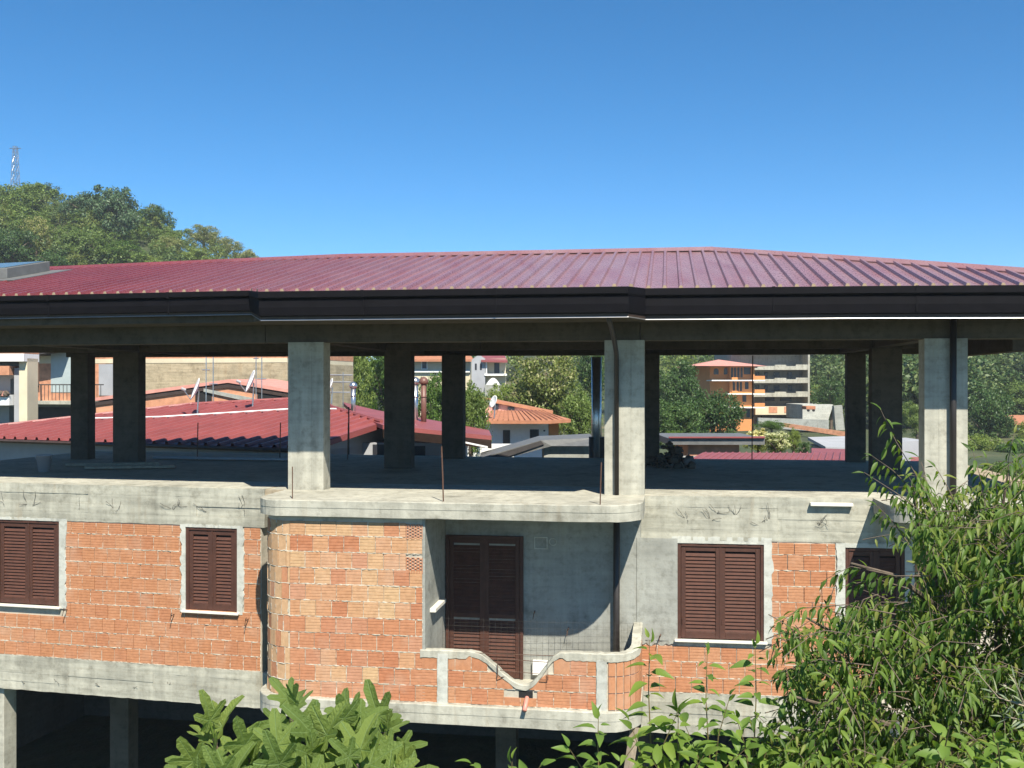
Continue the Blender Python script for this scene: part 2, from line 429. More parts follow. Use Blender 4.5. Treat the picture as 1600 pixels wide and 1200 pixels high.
# plastered wall of the recess, with the door opening dressed by the shutters
mb = MB(); mb.box(FM, 3.0, LM+.02, -.25, 0, -5.05, -2.05); bpart('plaster_wall', mb, M_cem)
mb = MB(); mb.box(FR, -.05, .62, -.02, .012, -4.26, -2.56)
ragged_strip(FR, -.04, .62, -.02, .010, -4.33, -4.24, 14, .03, 0, mb, 5)
bpart('plaster_wall', mb, M_cem)
# return of the bay facing the balcony
mb = MB(); mb.box(FM, 3.19, 3.235, .0, 1.495, -5.0, -2.11); bpart('pier', mb, M_cem)
mb = MB(); mb.box(FM, 3.20, 3.33, .38, 1.16, -3.66, -3.60); bpart('sill', mb, M_marble, .004)

# --- bricks
GROOVE = 4
def brick_mesh(name, mat):
    H, D = .25, .05; prof = []
    bands = GROOVE+1; g = .011; bh = (H-GROOVE*g)/bands; z = 0
    for k in range(bands):
        prof += [(0, z), (0, z+bh)]; z += bh
        if k < GROOVE: prof.append((.008, z+g/2)); z += g
    n = len(prof); P = [(-.125, y, zz) for y, zz in prof]+[(.125, y, zz) for y, zz in prof]
    P += [(-.125, D, 0), (.125, D, 0), (.125, D, H), (-.125, D, H)]
    fs = [(i, n+i, n+i+1, i+1) for i in range(n-1)]
    a, b, c, d = 2*n, 2*n+1, 2*n+2, 2*n+3
    fs += [(0, a, b, n), (n-1, 2*n-1, c, d), (0, n-1, d, a), (n, b, c, 2*n-1)]
    me = bpy.data.meshes.new(name); me.from_pydata(P, [], fs); me.materials.append(mat); me.update(); return me
BM_A = brick_mesh('brick', M_brA); BM_B = brick_mesh('brick', M_brB); BM_C = brick_mesh('brick', M_brC)
NB = [0]
def put_brick(T, me, parent, u0, u1, z0, h, v=0, rr=R0):
    o = bpy.data.objects.new('brick', me); S.collection.objects.link(o); o.parent = parent
    p = Vector(T((u0+u1)/2, v+rr.uniform(-.004, .004), z0+rr.uniform(-.003, .003)))
    o.location = p-ORG[parent.name]
    o.rotation_euler = (rr.gauss(0, .004), rr.gauss(0, .005), T.ang+rr.gauss(0, .006))
    o.scale = ((u1-u0)/.25, 1, h/.25); NB[0] += 1; return o
def mortar_line(mb, T, u0, u1, z, rr, v=0, w=.010):
    n = max(2, int((u1-u0)/.035)); P = []
    for i in range(n+1):
        u = u0+(u1-u0)*i/n; a = w*rr.uniform(.3, 1.3); b = w*rr.uniform(.3, 1.3); d = v+rr.uniform(-.010, .009)
        P += [T(u, v-.017, z-a-.004), T(u, d, z-a), T(u, d+rr.uniform(-.003, .003), z+b), T(u, v-.017, z+b+.002)]
    fs = []
    for i in range(n):
        q = 4*i; fs += [(q, q+1, q+5, q+4), (q+1, q+2, q+6, q+5), (q+2, q+3, q+7, q+6)]
    mb.add(P, fs)
def mortar_vert(mb, T, u, z0, z1, rr, v=0, w=.006):
    n = 6; P = []
    for i in range(n+1):
        z = z0+(z1-z0)*i/n; a = w*rr.uniform(.2, 1.3); b = w*rr.uniform(.2, 1.3); d = v+rr.uniform(-.016, .004)
        P += [T(u-a, d, z), T(u+b, d, z)]
    mb.add(P, [(2*i, 2*i+1, 2*i+3, 2*i+2) for i in range(n)])
def lay(T, parent, u0, u1, z0, z1, holes, mesh_of, seed, visible=lambda u, z: True, v=0, pu=.2585, pz=.258, ztop=None):
    rr = random.Random(seed); mo = MB(); rest = []
    k = 0; z = z0
    while z < z1-.05:
        h = min(pz, z1-z); zc = z+h/2
        spans = [(u0, u1)]
        for (a, b, za, zb) in holes:
            if za < zc < zb:
                ns = []
                for (s, e) in spans:
                    if b <= s or a >= e: ns.append((s, e)); continue
                    if a-s > .03: ns.append((s, a))
                    if e-b > .03: ns.append((b, e))
                spans = ns
        ph = (k % 2)*pu*.5+rr.uniform(-.045, .045)
        for (s, e) in spans:
            u = s-(pu-ph if ph > .04 else 0)
            while u < e-.02:
                a = max(u, s); b = min(u+pu*rr.uniform(.985, 1.015), e); nu = b if b < e else e
                u = nu if nu > a else e
                if b-a < .035: continue
                if visible((a+b)/2, zc):
                    put_brick(T, mesh_of(k, (a+b)/2), parent, a+.006, b-.006, z+.006, h-.012, v, rr)
                else: rest.append((a+.004, b-.004, z+.005, h-.010))
                if rr.random() < .6: mortar_vert(mo, T, b, z+.004, z+h-.004, rr, v, .007)
            mortar_line(mo, T, s, e, z, rr, v)
        z += pz; k += 1
    o = mo.build('mortar', M_mort, parent, fix=False); o['kind'] = 'stuff'
    if rest:
        q = MB()
        for (a, b, zz, hh) in rest: q.box(T, a, b, v-.02, v, zz, zz+hh)
        o = q.build('hidden_bricks', M_brA, parent); o['kind'] = 'stuff'
hole_L = [(-5.62, -4.02, -4.20, -2.4), (-1.65, -.42, -4.09, -2.4)]
lay(FL, wL, -6.1, -.10, -5.075, -2.545, hole_L, lambda k, u: BM_A, 21)
hole_R = [(.02, .62, -4.24, -2.4), (.5, 2.14, -4.29, -2.4), (3.16, 4.4, -4.29, -2.4)]
lay(FR, wR, .03, 5.2, -5.115, -2.60, hole_R, lambda k, u: BM_A, 22, lambda u, z: u < 3.2 and z > -5.0 or u < 2.2)
def bayrow(k, u):
    r = random.Random(k*31+int(u*40)).random()
    return (BM_C if r < .9 else BM_B) if k < 5 else (BM_B if r < .8 else BM_C)
lay(FM, wB, 1.015, 3.195, -4.995, -2.185, [(2.93, 3.3, -2.47, -2.15), (2.93, 3.3, -3.02, -2.68)], bayrow, 23, v=1.5)
# rounded end: narrow upright pieces
q = MB(); mo = MB(); rr = random.Random(5)
for k in range(11):
    z = -4.995+k*.258; h = min(.258, -2.185-z)
    if h < .05: continue
    c = (1.015, .945); r = .555; t = rr.uniform(-.12, .08)
    while t < math.pi/2-.05:
        w = rr.uniform(.19, .30); t0 = max(0, t+.012); t1 = min(math.pi/2, t+w-.012); r1 = r+rr.uniform(-.006, .006)
        if t1-t0 > .05:
            q.prism([FM(c[0]-x*math.cos(y), c[1]+x*math.sin(y), 0)[:2] for x, y in ((r1, t0), (r1, t1), (r-.04, t1), (r-.04, t0))], z+.008, z+h-.008, rr.choice((0, 0, 1)))
        if rr.random() < .6:
            n = 5
            for j in range(n):
                r3 = r+rr.uniform(-.012, .006); e = rr.uniform(.006, .022); za = z+h*j/n
                mo.prism([FM(c[0]-x*math.cos(t+y), c[1]+x*math.sin(t+y), 0)[:2] for x, y in ((r3, -e), (r3, e), (r-.03, e), (r-.03, -e))], za, za+h/n)
        t += w
    pts = [FM(c[0]-(r-.006)*math.cos(y), c[1]+(r-.006)*math.sin(y), z+rr.uniform(-.008, .008)) for y in [math.pi/2*j/18 for j in range(19)]]
    mo.tube(pts, [rr.uniform(.004, .013) for _ in pts], 5)
o = q.build('corner_bricks', [M_brB, M_brC], wB); o['kind'] = 'stuff'
o = mo.build('corner_mortar', M_mort, wB); o['kind'] = 'stuff'
# two bricks laid with their holes outwards
for zc in (-2.44, -2.98):
    q = MB(); T = FM; u0, u1, z0, z1 = 2.935, 3.19, zc, zc+(.235 if zc > -2.6 else .25)
    q.box(T, u0, u1, 1.44, 1.462, z0, z1, 1)
    for i in range(7):
        u = u0+(u1-u0)*i/6; q.box(T, u-.006, u+.006, 1.455, 1.503, z0, z1)
    for i in range(6):
        for j in range(6):
            zz = z0+(z1-z0)*(j+.5*(i % 2))/5.0
            if zz > z1: continue
            q.box(T, u0+(u1-u0)*i/6+.006, u0+(u1-u0)*(i+1)/6-.006, 1.455, 1.5025, max(z0, zz-.006), min(z1, zz+.006))
    q.build('perforated_brick', [M_brC, M_black], wB)

# --- openings
def surround(T, u0, u1, z0, z1, w, seed, top=.12, wr=None):
    rr = random.Random(seed); mb = MB(); wr = wr or w
    for (a, b, s) in ((u0-w, u0, -1), (u1, u1+wr, 1)):
        n = 26; P = []
        for i in range(n+1):
            z = z0+(z1+top-z0)*i/n; j = rr.uniform(-.028, .022)
            e = (a+j) if s < 0 else (b+j)
            i_ = b if s < 0 else a
            P += [T(i_, .010, z), T(e, .012, z), T(e+s*.008, -.02, z), T(i_, -.05, z)]
        fs = []
        for i in range(n):
            q = 4*i; fs += [(q, q+1, q+5, q+4), (q+1, q+2, q+6, q+5), (q, q+4, q+7, q+3)]
        mb.add(P, fs)
    ragged_strip(T, u0-.001, u1+.001, -.05, .010, z1, z1+top, 24, .012, 0, mb, seed+1, False)
    return bpart('window_surround', mb, M_cemw)
slat_meshes = {}
def slat_mesh(w):
    k = round(w, 2)
    if k not in slat_meshes:
        mb = MB(); I = lambda a, b, c: (a, b, c)
        P = [(-w/2, -.016, -.026), (w/2, -.016, -.026), (w/2, .012, .030), (-w/2, .012, .030),
             (-w/2, -.010, -.032), (w/2, -.010, -.032), (w/2, .018, .026), (-w/2, .018, .026)]
        mb.add(P, [(0, 1, 2, 3), (7, 6, 5, 4), (0, 4, 5, 1), (3, 2, 6, 7), (0, 3, 7, 4), (1, 5, 6, 2)])
        slat_meshes[k] = mb.mesh('slat', M_shut)
    return slat_meshes[k]
def shutters(T, u0, u1, z0, z1, v=-.035, slats=True, sill=True, sillw=.05, rails=()):
    fr = MB(); fw = .055                                   # fixed outer frame
    fr.box(T, u0, u0+fw, v-.05, v+.03, z0, z1); fr.box(T, u1-fw, u1, v-.05, v+.03, z0, z1)
    fr.box(T, u0+fw, u1-fw, v-.05, v+.03, z1-fw, z1)
    bpart('window_frame', fr, M_shutd, .004)
    bk = MB(); bk.box(T, u0+.01, u1-.01, v-.09, v-.07, z0, z1-.01); bpart('window_backing', bk, M_black)
    um = (u0+u1)/2
    for (a, b) in ((u0+fw+.004, um-.003), (um+.003, u1-fw-.004)):
        lf = MB(); st = .075; zb, zt = z0+.012, z1-fw-.004
        lf.box(T, a, a+st, v-.045, v+.012, zb, zt); lf.box(T, b-st, b, v-.045, v+.012, zb, zt)
        zs = [zb]+list(rails)+[zt-.075]
        rl = []
        for i, r in enumerate(zs):
            hh = .11 if i == 0 else .075
            lf.box(T, a+st, b-st, v-.045, v+.0115, r, r+hh); rl.append((r, r+hh))
        leaf = bpart('shutter', lf, M_shutd, .004)
        if b < u0+(u1-u0)*.6: lf2 = MB().box(T, b-.01, b+.02, v+.012, v+.02, zb, zt).build('closing_strip', M_shutd, leaf)
        me = slat_mesh(b-a-2*st+.006)
        for i in range(len(rl)-1):
            z = rl[i][1]+.03
            n = int((rl[i+1][0]-z)/.058)
            step = (rl[i+1][0]-z)/n
            for j in range(n):
                o = bpy.data.objects.new('slat', me); S.collection.objects.link(o); o.parent = leaf
                o.location = Vector(T((a+b)/2, v-.012, z+step*j))-ORG[leaf.name]
                o.rotation_euler = (R0.gauss(0, .015), 0, T.ang)
        hd = MB().tube([T(a+.02, v+.02, z0+.25), T(a+.02, v+.02, z0+.34)], .008, 6).build('hinge', M_shutd, leaf)
    if sill:
        s = MB().box(T, u0-sillw, u1+sillw, -.08, .075, z0-.035, z0); bpart('sill', s, M_marble, .004)
shutters(FL, -5.50, -4.155, -4.125, -2.545)
surround(FL, -5.50, -4.155, -4.16, -2.545, .12, 31, .05, .14)
shutters(FL, -1.562, -.548, -4.055, -2.565)
surround(FL, -1.562, -.548, -4.09, -2.565, .085, 32, .05, .13)
shutters(FR, .62, 2.02, -4.225, -2.635)
surround(FR, .62, 2.02, -4.26, -2.635, .1, 33, .11, .145)
shutters(FR, 3.31, 4.24, -4.225, -2.655)
surround(FR, 3.31, 4.24, -4.26, -2.655, .14, 34, .07)
shutters(FM, 3.25, 4.585, -5.0, -2.58, v=.02, sill=False, rails=(-3.98,))

# hooks that hold the shutters open, tie wires, rods
def hook(T, u, z, v=0):
    mb = MB().tube([T(u, v-.02, z), T(u, v+.10, z), T(u+.01, v+.12, z+.03), T(u+.015, v+.10, z+.05)], .009, 6)
    mb.tube([T(u-.005, v+.09, z), T(u-.02, v+.11, z-.10)], .007, 5)
    bpart('shutter_hook', mb, M_rust)
for u, z in ((-3.99, -4.17), (-1.79, -4.15), (-.33, -4.16)): hook(FL, u, z)
hook(FR, .33, -4.18); hook(FR, 2.2, -4.29); hook(FM, 5.35, -4.12); hook(FM, 4.78, -3.86)
rr = random.Random(77)
def wire(T, u, z, n=3, big=1.):
    mb = MB()
    for k in range(n):
        p = [(u, -.01, z)]; du = rr.uniform(-.05, .05); dz = rr.uniform(-.02, .06)
        for j in range(6):
            du += rr.uniform(-.022, .022); dz += rr.uniform(-.012, .018)
            q = p[-1]; p.append((q[0]+du*.5*big, max(.006, min(.05, q[1]+rr.uniform(-.01, .02))), q[2]+dz*.55*big))
        mb.tube([T(*x) for x in p], .003, 4)
    bpart('tie_wire', mb, M_wire)
for u in (-5.35, -4.85, -4.72, -3.72, -3.02, -2.93, -1.83, -1.72, -1.15, -.52, -.42): wire(FL, u, -2.30+rr.uniform(-.04, .1), rr.choice((2, 3)))
for u in (-4.9, -4.2, -3.3, -2.6, -1.9, -1.2, -.6): wire(FL, u, -5.5+rr.uniform(-.1, .1), 2, .5)
for u in (.75, 1.15, 1.25, 1.55, 1.98, 2.1, 2.9, 3.0): wire(FR, u, -2.28+rr.uniform(-.05, .15), 3, 1.1)
def rod(T, u, v, z0, z1, lean=0, r=.009):
    bpart('rebar', MB().tube([T(u, v, z0), T(u+lean*.4, v, (z0+z1)/2), T(u+lean, v, z1)], r, 6), M_rust)
rod(FM, 3.52, 1.45, -1.87, -.98, -.03, .012); rod(FM, 5.98, 1.5, -1.87, -1.2, .02, .010); rod(FM, 1.03, 1.42, -1.87, -1.33, -.0, .009)
for x in (308, 437, 543, 1175):
    p = U(x, 715, 25.2)
    bpart('rebar', MB().tube([(p[0], p[1], -1.9), (p[0]+.02, p[1], -.95 if x < 1000 else .7)], .014, 5), M_rust)
# loose stone on the right beam
bpart('stone_edging', MB().box(FR, 2.75, 3.42, -.1, .10, -1.98, -1.93), M_marble, .004)

# --- balcony parapet with a dipped top
def ptop(u):
    if u < 3.96: return -4.17
    if u < 4.82:
        t = (u-3.96)/.86; return -4.17-.49*(1-math.cos(math.pi*min(1, t*1.0)))/2
    if u < 5.40:
        t = (u-4.82)/.58; return -4.66+.53*(1-math.cos(math.pi*t))/2
    return -4.13
def ppath(s):                            # arc: straight to u=6.1, then round the corner and back to the wall
    r = .50; L1 = 6.08-3.16
    if s < L1: return (3.16+s, 1.5)
    t = (s-L1)/r
    if t < math.pi/2: return (6.08+r*math.sin(t), 1.0+r*math.cos(t))
    return (6.58, 1.0-(s-L1-r*math.pi/2))
L1 = 6.08-3.16; LTOT = L1+.5*math.pi/2+1.0
def pz(s):
    if s < L1: return ptop(3.16+s)
    t = (s-L1)/(LTOT-L1); return -4.13+.16*max(0, min(1, (t-.15)/.4))**2
PAR = bpart('parapet', MB(), M_mort)
bm_ = MB(); cop = MB(); N = 90
P = []; Pc = []; rr = random.Random(9)
for i in range(N+1):
    s = LTOT*i/N; u, v = ppath(s); u2, v2 = ppath(min(LTOT, s+.01)); u1_, v1_ = ppath(max(0, s-.01))
    d = Vector((u2-u1_, v2-v1_)).normalized(); nn = Vector((-d.y, d.x)); zt = pz(s)
    a = Vector((u, v))-nn*.016; b = Vector((u, v))-nn*.12
    P += [FM(a.x, a.y, -5.01), FM(a.x, a.y, zt-.05), FM(b.x, b.y, zt-.05), FM(b.x, b.y, -5.01)]
    o1 = Vector((u, v))+nn*(.012+rr.uniform(-.004, .004)); o2 = Vector((u, v))-nn*.135
    j = rr.uniform(-.006, .006); th = (.125 if s < L1 else .16) if i % 1 == 0 else 0
    thk = .115 if (u < 3.9 or u > 5.45) else .075
    Pc += [FM(o1.x, o1.y, zt-thk+rr.uniform(-.010, .010)), FM(o1.x, o1.y, zt+j-.006), FM(*(o1-nn*.02), zt+j+.006), FM(o2.x, o2.y, zt+j), FM(o2.x, o2.y, zt-.1)]
def strip(P, k, N):
    fs = []
    for i in range(N):
        for j in range(k): fs.append((k*i+j, k*i+(j+1) % k, k*i+k+(j+1) % k, k*i+k+j))
    fs.append(tuple(range(k))[::-1]); fs.append(tuple(range(k*N, k*N+k))); return fs
bm_.add(P, strip(P, 4, N)); cop.add(Pc, strip(Pc, 5, N))
PAR.data = bm_.mesh('parapet', M_mort, ORG[PAR.name])
cop.build('coping', M_con, PAR)
# posts in the parapet
for (a, b) in ((3.435, 3.60), (5.925, 6.085)):
    ragged_strip(FM, a, b, 1.40, 1.513, -5.03, -4.25, 3, .006, 0, mbp := MB(), 3)
    mbp = MB(); n = 12; P = []
    for i in range(n+1):
        z = -5.02+.80*i/n; w = rr.uniform(-.006, .006)
        P += [FM(a+w, 1.515, z), FM(b+w, 1.515, z), FM(b+w, 1.42, z), FM(a+w, 1.42, z)]
    mbp.add(P, strip(P, 4, n)); mbp.build('post', M_cemw, PAR)
mo = MB(); cm = MB()
for k in range(4):
    z = -4.99+k*.258
    u = 3.17
    edges = []
    off = rr.uniform(0, .2)
    segs = [(3.17, 3.43)], [(3.605, 5.92)]
    for (s0, e0) in ((3.18, 3.43), (3.605, 5.92)):
        u = s0
        first = True
        while u < e0-.03:
            b = min(e0, u+(.258 if not first or e0-s0 < .5 else .10+.15*(k % 2)+off*.2)); first = False
            if e0-b < .05: b = e0
            if u < 4.95 and b > 4.70 and k == 0: hole = True
            else: hole = False
            zt = min(z+.248, min(ptop(u), ptop(b))-.075); zl = [ptop(u)-.07, ptop((u+b)/2)-.07, ptop(b)-.07]
            top = [min(z+.248, q_) for q_ in zl]
            if hole: top = [min(t_, z+.13) for t_ in top]
            if max(top)-z > .05 and min(top)-z > .01:
                if min(top) > z+.243:
                    put_brick(FM, BM_C if rr.random() < .5 else BM_A, PAR, u+.004, b-.004, z+.005, .243, 1.502, rr)
                else:
                    bb = MB(); um = (u+b)/2
                    A = [FM(u+.004, 1.502, z+.005), FM(b-.004, 1.502, z+.005), FM(b-.004, 1.502, top[2]), FM(um, 1.502, top[1]), FM(u+.004, 1.502, top[0])]
                    off_ = Vector(FM(0, -.03, 0))-Vector(FM(0, 0, 0))
                    bb.slab(A, off_); bb.build('brick', M_brA, PAR)
                mortar_vert(mo, FM, b, z+.01, min(top)-.004, rr, 1.502, .007)
            u = b
        nn_ = 1
    # horizontal joint pieces only where the wall stands
    a = 3.17
    while a < 5.9:
        if ptop(a)-.1 > z and ptop(a+.1)-.1 > z: mortar_line(mo, FM, a, a+.1, z, rr, 1.502, .010)
        a += .1
o = mo.build('mortar', M_mort, PAR, fix=False); o['kind'] = 'stuff'
q = MB()
for k in range(3):
    z = -4.99+k*.258
    s = L1+.02; i = 0
    while s < LTOT-.05:
        w = .125; u0, v0 = ppath(s+.008); u1, v1 = ppath(min(LTOT, s+w-.008))
        d = Vector((u1-u0, v1-v0)).normalized(); nn = Vector((-d.y, d.x))
        zt = min(z+.246, pz(s)-.09)
        pts = [FM(u0+nn.x*.002, v0+nn.y*.002, 0), FM(u1+nn.x*.002, v1+nn.y*.002, 0), FM(u1-nn.x*.03, v1-nn.y*.03, 0), FM(u0-nn.x*.03, v0-nn.y*.03, 0)]
        q.prism([p[:2] for p in pts], z+.007, zt, 0); s += w
o = q.build('corner_bricks', [M_brA], PAR); o['kind'] = 'stuff'
# broken brick hole with a pink drain pipe
mb = MB().box(FM, 4.72, 4.94, 1.42, 1.488, -4.86, -4.75); bpart('drain_hole', mb, M_black)
mb = MB().tube([FM(4.85, 1.42, -4.83), FM(4.845, 1.56, -4.90), FM(4.84, 1.70, -4.99)], .035, 12); bpart('drain_pipe', mb, M_pink, 0, True)
# rebar frames and wire mesh sticking up from the parapet
mb = MB()
mb.tube([FM(4.40, 1.56, -4.25), FM(5.18, 1.56, -4.27), FM(5.18, 1.54, -4.55), FM(5.05, 1.53, -4.56)], .007, 5)
mb.tube([FM(4.40, 1.56, -4.25), FM(4.40, 1.55, -4.54), FM(4.52, 1.50, -4.54)], .007, 5)
mb.tube([FM(4.02, 1.50, -4.19), FM(5.5, 1.44, -4.20)], .006, 5)
mb.tube([FM(4.40, 1.50, -4.44), FM(5.18, 1.44, -4.50)], .005, 5)
bpart('rebar_frame', mb, M_rust)
mb = MB()
for i in range(34):
    u = 3.25+i*.1; mb.tube([FM(u, .30, -4.6), FM(u, .28, -3.93+.03*math.sin(i))], .0016, 3, cap=False)
for j in range(6): mb.tube([FM(3.25, .3, -4.5+j*.11), FM(4.9, .33, -4.5+j*.11), FM(6.5, .28, -4.5+j*.115)], .0016, 3, cap=False)
o = bpart('wire_mesh', mb, M_wire); o['kind'] = 'stuff'
bpart('meter_box', MB().box(FM, 4.75, 5.0, 0.0, .09, -4.90, -4.66), M_white, .006)
mb = MB()
mb.box(FM, 4.77, 5.0, -.01, .012, -2.79, -2.77); mb.box(FM, 4.77, 5.0, -.01, .012, -2.60, -2.58); mb.box(FM, 4.77, 4.79, -.01, .011, -2.77, -2.60); mb.box(FM, 4.98, 5.0, -.01, .011, -2.77, -2.60)
bpart('junction_box', mb, M_cemw, .003)
ring = [FM(5.09+.06*math.cos(t), .006, -2.66+.06*math.sin(t)) for t in [i*math.pi/8 for i in range(17)]]
bpart('conduit_ring', MB().tube(ring, .008, 5), M_cemw)

# --- columns of the open storey
def column(T, u0, u1, v0, v1, z0=ZT, z1=.73, seed=0, parts=3):
    rr = random.Random(seed); mb = MB(); w = (u1-u0)/parts
    for k in range(parts):
        dv = rr.uniform(-.005, .005)
        mb.box(T, u0+k*w, u0+(k+1)*w-(.0015 if k < parts-1 else 0), v0, v1+dv, z0, z1)
    return bpart('column', mb, M_con)
column(FM, .435, 1.08, -.30, .06, seed=1); column(FM, 5.96, 6.62, -.30, .06, seed=2); column(FR, 4.53, 5.19, -.30, .06, seed=3)
column(FL, -5.9, -5.3, -.3, .05, seed=4) if False else None
def colpix(x0, x1, d, depth=.35, seed=0):
    a = U(x0, 600, d); b = U(x1, 600, d); T = WF((a[0], a[1]), FM.ang)
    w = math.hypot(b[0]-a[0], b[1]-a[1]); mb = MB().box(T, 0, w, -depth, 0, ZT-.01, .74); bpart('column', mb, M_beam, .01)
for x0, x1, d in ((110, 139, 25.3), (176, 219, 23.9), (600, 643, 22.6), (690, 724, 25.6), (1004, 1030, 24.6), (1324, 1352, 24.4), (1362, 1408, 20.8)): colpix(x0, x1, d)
# --- beams of the open storey
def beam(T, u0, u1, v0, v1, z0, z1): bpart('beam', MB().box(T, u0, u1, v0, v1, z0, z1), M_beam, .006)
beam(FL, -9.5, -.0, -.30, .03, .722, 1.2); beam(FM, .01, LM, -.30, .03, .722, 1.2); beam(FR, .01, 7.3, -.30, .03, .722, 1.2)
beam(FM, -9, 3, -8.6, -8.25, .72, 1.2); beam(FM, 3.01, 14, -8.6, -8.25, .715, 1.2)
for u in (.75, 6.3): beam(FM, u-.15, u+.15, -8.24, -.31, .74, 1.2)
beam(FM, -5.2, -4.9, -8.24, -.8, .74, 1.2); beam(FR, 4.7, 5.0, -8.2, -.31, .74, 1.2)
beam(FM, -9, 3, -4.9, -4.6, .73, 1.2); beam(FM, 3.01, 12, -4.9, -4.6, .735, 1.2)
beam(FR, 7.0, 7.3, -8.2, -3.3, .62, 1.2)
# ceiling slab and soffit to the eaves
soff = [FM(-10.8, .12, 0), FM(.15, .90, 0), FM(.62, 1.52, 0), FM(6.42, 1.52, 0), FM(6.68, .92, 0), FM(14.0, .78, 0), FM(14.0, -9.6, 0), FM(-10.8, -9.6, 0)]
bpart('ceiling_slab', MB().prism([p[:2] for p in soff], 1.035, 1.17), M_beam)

# --- roof
def lerp(a, b, t): return a+(b-a)*t
def eave(u):
    if u < .18: return 1.02+.0757*u, 1.545
    if u < .60: t = (u-.18)/.42; return lerp(1.033, 1.65, t), lerp(1.545, 1.467, t)
    if u < 6.42: return 1.65, 1.467
    if u < 6.66: t = (u-6.42)/.24; return lerp(1.65, 1.06, t), lerp(1.467, 1.49, t)
    return 1.06-.021*(u-6.66), 1.49-.006*max(0, u-9)
UA, VRG, ZRG = 7.92, -4.2, 2.735
UCOR = 14.45
def ridgev(u): return VRG+(.0757*u if u < 0 else 0)
def roofz(u, v):
    ve, ze = eave(u); vr = ridgev(u); zr = ZRG-.02*max(0, -u)*.6
    return ze+(ve-v)/(ve-vr)*(zr-ze)
def roptop(u):
    if u <= UA: return ridgev(u)
    t = (u-UA)/(UCOR-UA); ve, ze = eave(u); return lerp(VRG, ve, min(1, t))
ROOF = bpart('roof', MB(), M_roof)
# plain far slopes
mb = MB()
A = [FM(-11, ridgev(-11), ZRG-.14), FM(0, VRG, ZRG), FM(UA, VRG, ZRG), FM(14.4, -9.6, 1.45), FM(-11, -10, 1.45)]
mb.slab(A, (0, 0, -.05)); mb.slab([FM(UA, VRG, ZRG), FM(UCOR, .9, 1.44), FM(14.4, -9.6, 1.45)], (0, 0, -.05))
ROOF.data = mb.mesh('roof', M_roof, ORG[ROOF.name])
RH = .05
u = -10.92; npan = 0
while u < UCOR-.3:
    prof = []
    for k in range(4):
        c = u+.125+.25*k
        if k == 0: prof.append((u, 0))
        prof += [(c-.038, 0), (c-.020, RH), (c+.020, RH), (c+.038, 0)]
    prof.append((u+1.0, 0))
    mb = MB(); P = []; lip = R0.uniform(-.004, .004)
    NS = 1
    for (uu, h) in prof:
        ve, ze = eave(uu); vt = roptop(uu)
        P += [FM(uu, ve+.035, roofz(uu, ve+.035)+h+lip), FM(uu, vt, roofz(uu, vt)+h+lip), FM(uu, ve+.035, roofz(uu, ve+.035)-.045), FM(uu, ve+.034, roofz(uu, ve+.035)+lip)]
    fs = []; n = len(prof)
    for i in range(n-1): fs.append((4*i, 4*i+4, 4*i+5, 4*i+1))
    mb.add(P, fs)
    for i in range(n-1): 
        ribf = prof[i][1] > 0 or prof[i+1][1] > 0
        if ribf: mb.f.append((4*i, 4*i+3, 4*i+7, 4*i+4)); mb.m.append(1)
        mb.f.append((4*i+3, 4*i+2, 4*i+6, 4*i+7)); mb.m.append(0)
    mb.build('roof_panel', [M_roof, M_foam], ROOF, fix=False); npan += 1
    u += 1.0
# ridge and hip caps
def capstrip(pts, wl, wr, h=.035):
    mb = MB(); P = []
    for (u, v, z, du, dv) in pts: P += [FM(u-du*wl, v-dv*wl, z-.03+h), FM(u, v, z+.05+h), FM(u+du*wr, v+dv*wr, z-.035+h)]
    n = len(pts); P2 = [(a, b, c-.015) for a, b, c in P]
    fs = []
    for i in range(n-1):
        for k in (0, 1): fs.append((3*i+k, 3*i+3+k, 3*i+4+k, 3*i+1+k)); fs.append((3*n+3*i+k, 3*n+3*i+1+k, 3*n+3*i+4+k, 3*n+3*i+3+k))
        fs.append((3*i+2, 3*i+5, 3*n+3*i+5, 3*n+3*i+2))
    return mb.add(P+P2, fs)
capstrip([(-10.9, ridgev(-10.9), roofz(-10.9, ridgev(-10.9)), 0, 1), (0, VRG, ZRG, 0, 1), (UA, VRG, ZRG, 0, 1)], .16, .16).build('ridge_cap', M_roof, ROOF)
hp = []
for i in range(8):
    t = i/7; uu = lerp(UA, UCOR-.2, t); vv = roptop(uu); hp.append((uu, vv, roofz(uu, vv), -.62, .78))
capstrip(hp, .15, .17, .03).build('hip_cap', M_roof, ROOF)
# skylight with its flashing on the left
mb = MB()
def onroof(u, v, h): return FM(u, v, roofz(u, v)+h)
sk = MB()
c4 = [(-8.4, -2.25), (-6.55, -2.25), (-6.55, -3.75), (-8.4, -3.75)]
sk.slab([onroof(a, b, .05) for a, b in c4], (0, 0, .22)); o = sk.build('skylight', M_lead, ROOF, bevel=.01)
sk = MB(); c5 = [(-8.3, -2.32), (-6.65, -2.32), (-6.65, -3.68), (-8.3, -3.68)]
bpart('skylight_pane', sk.slab([onroof(a, b, .272) for a, b in c5], (0, 0, .012)), M_panel)
c6 = [(-8.6, -1.85), (-6.1, -1.85), (-6.1, -3.9), (-8.6, -3.9)]
bpart('flashing', MB().slab([onroof(a, b, .045) for a, b in c6], (0, 0, .012)), M_lead)

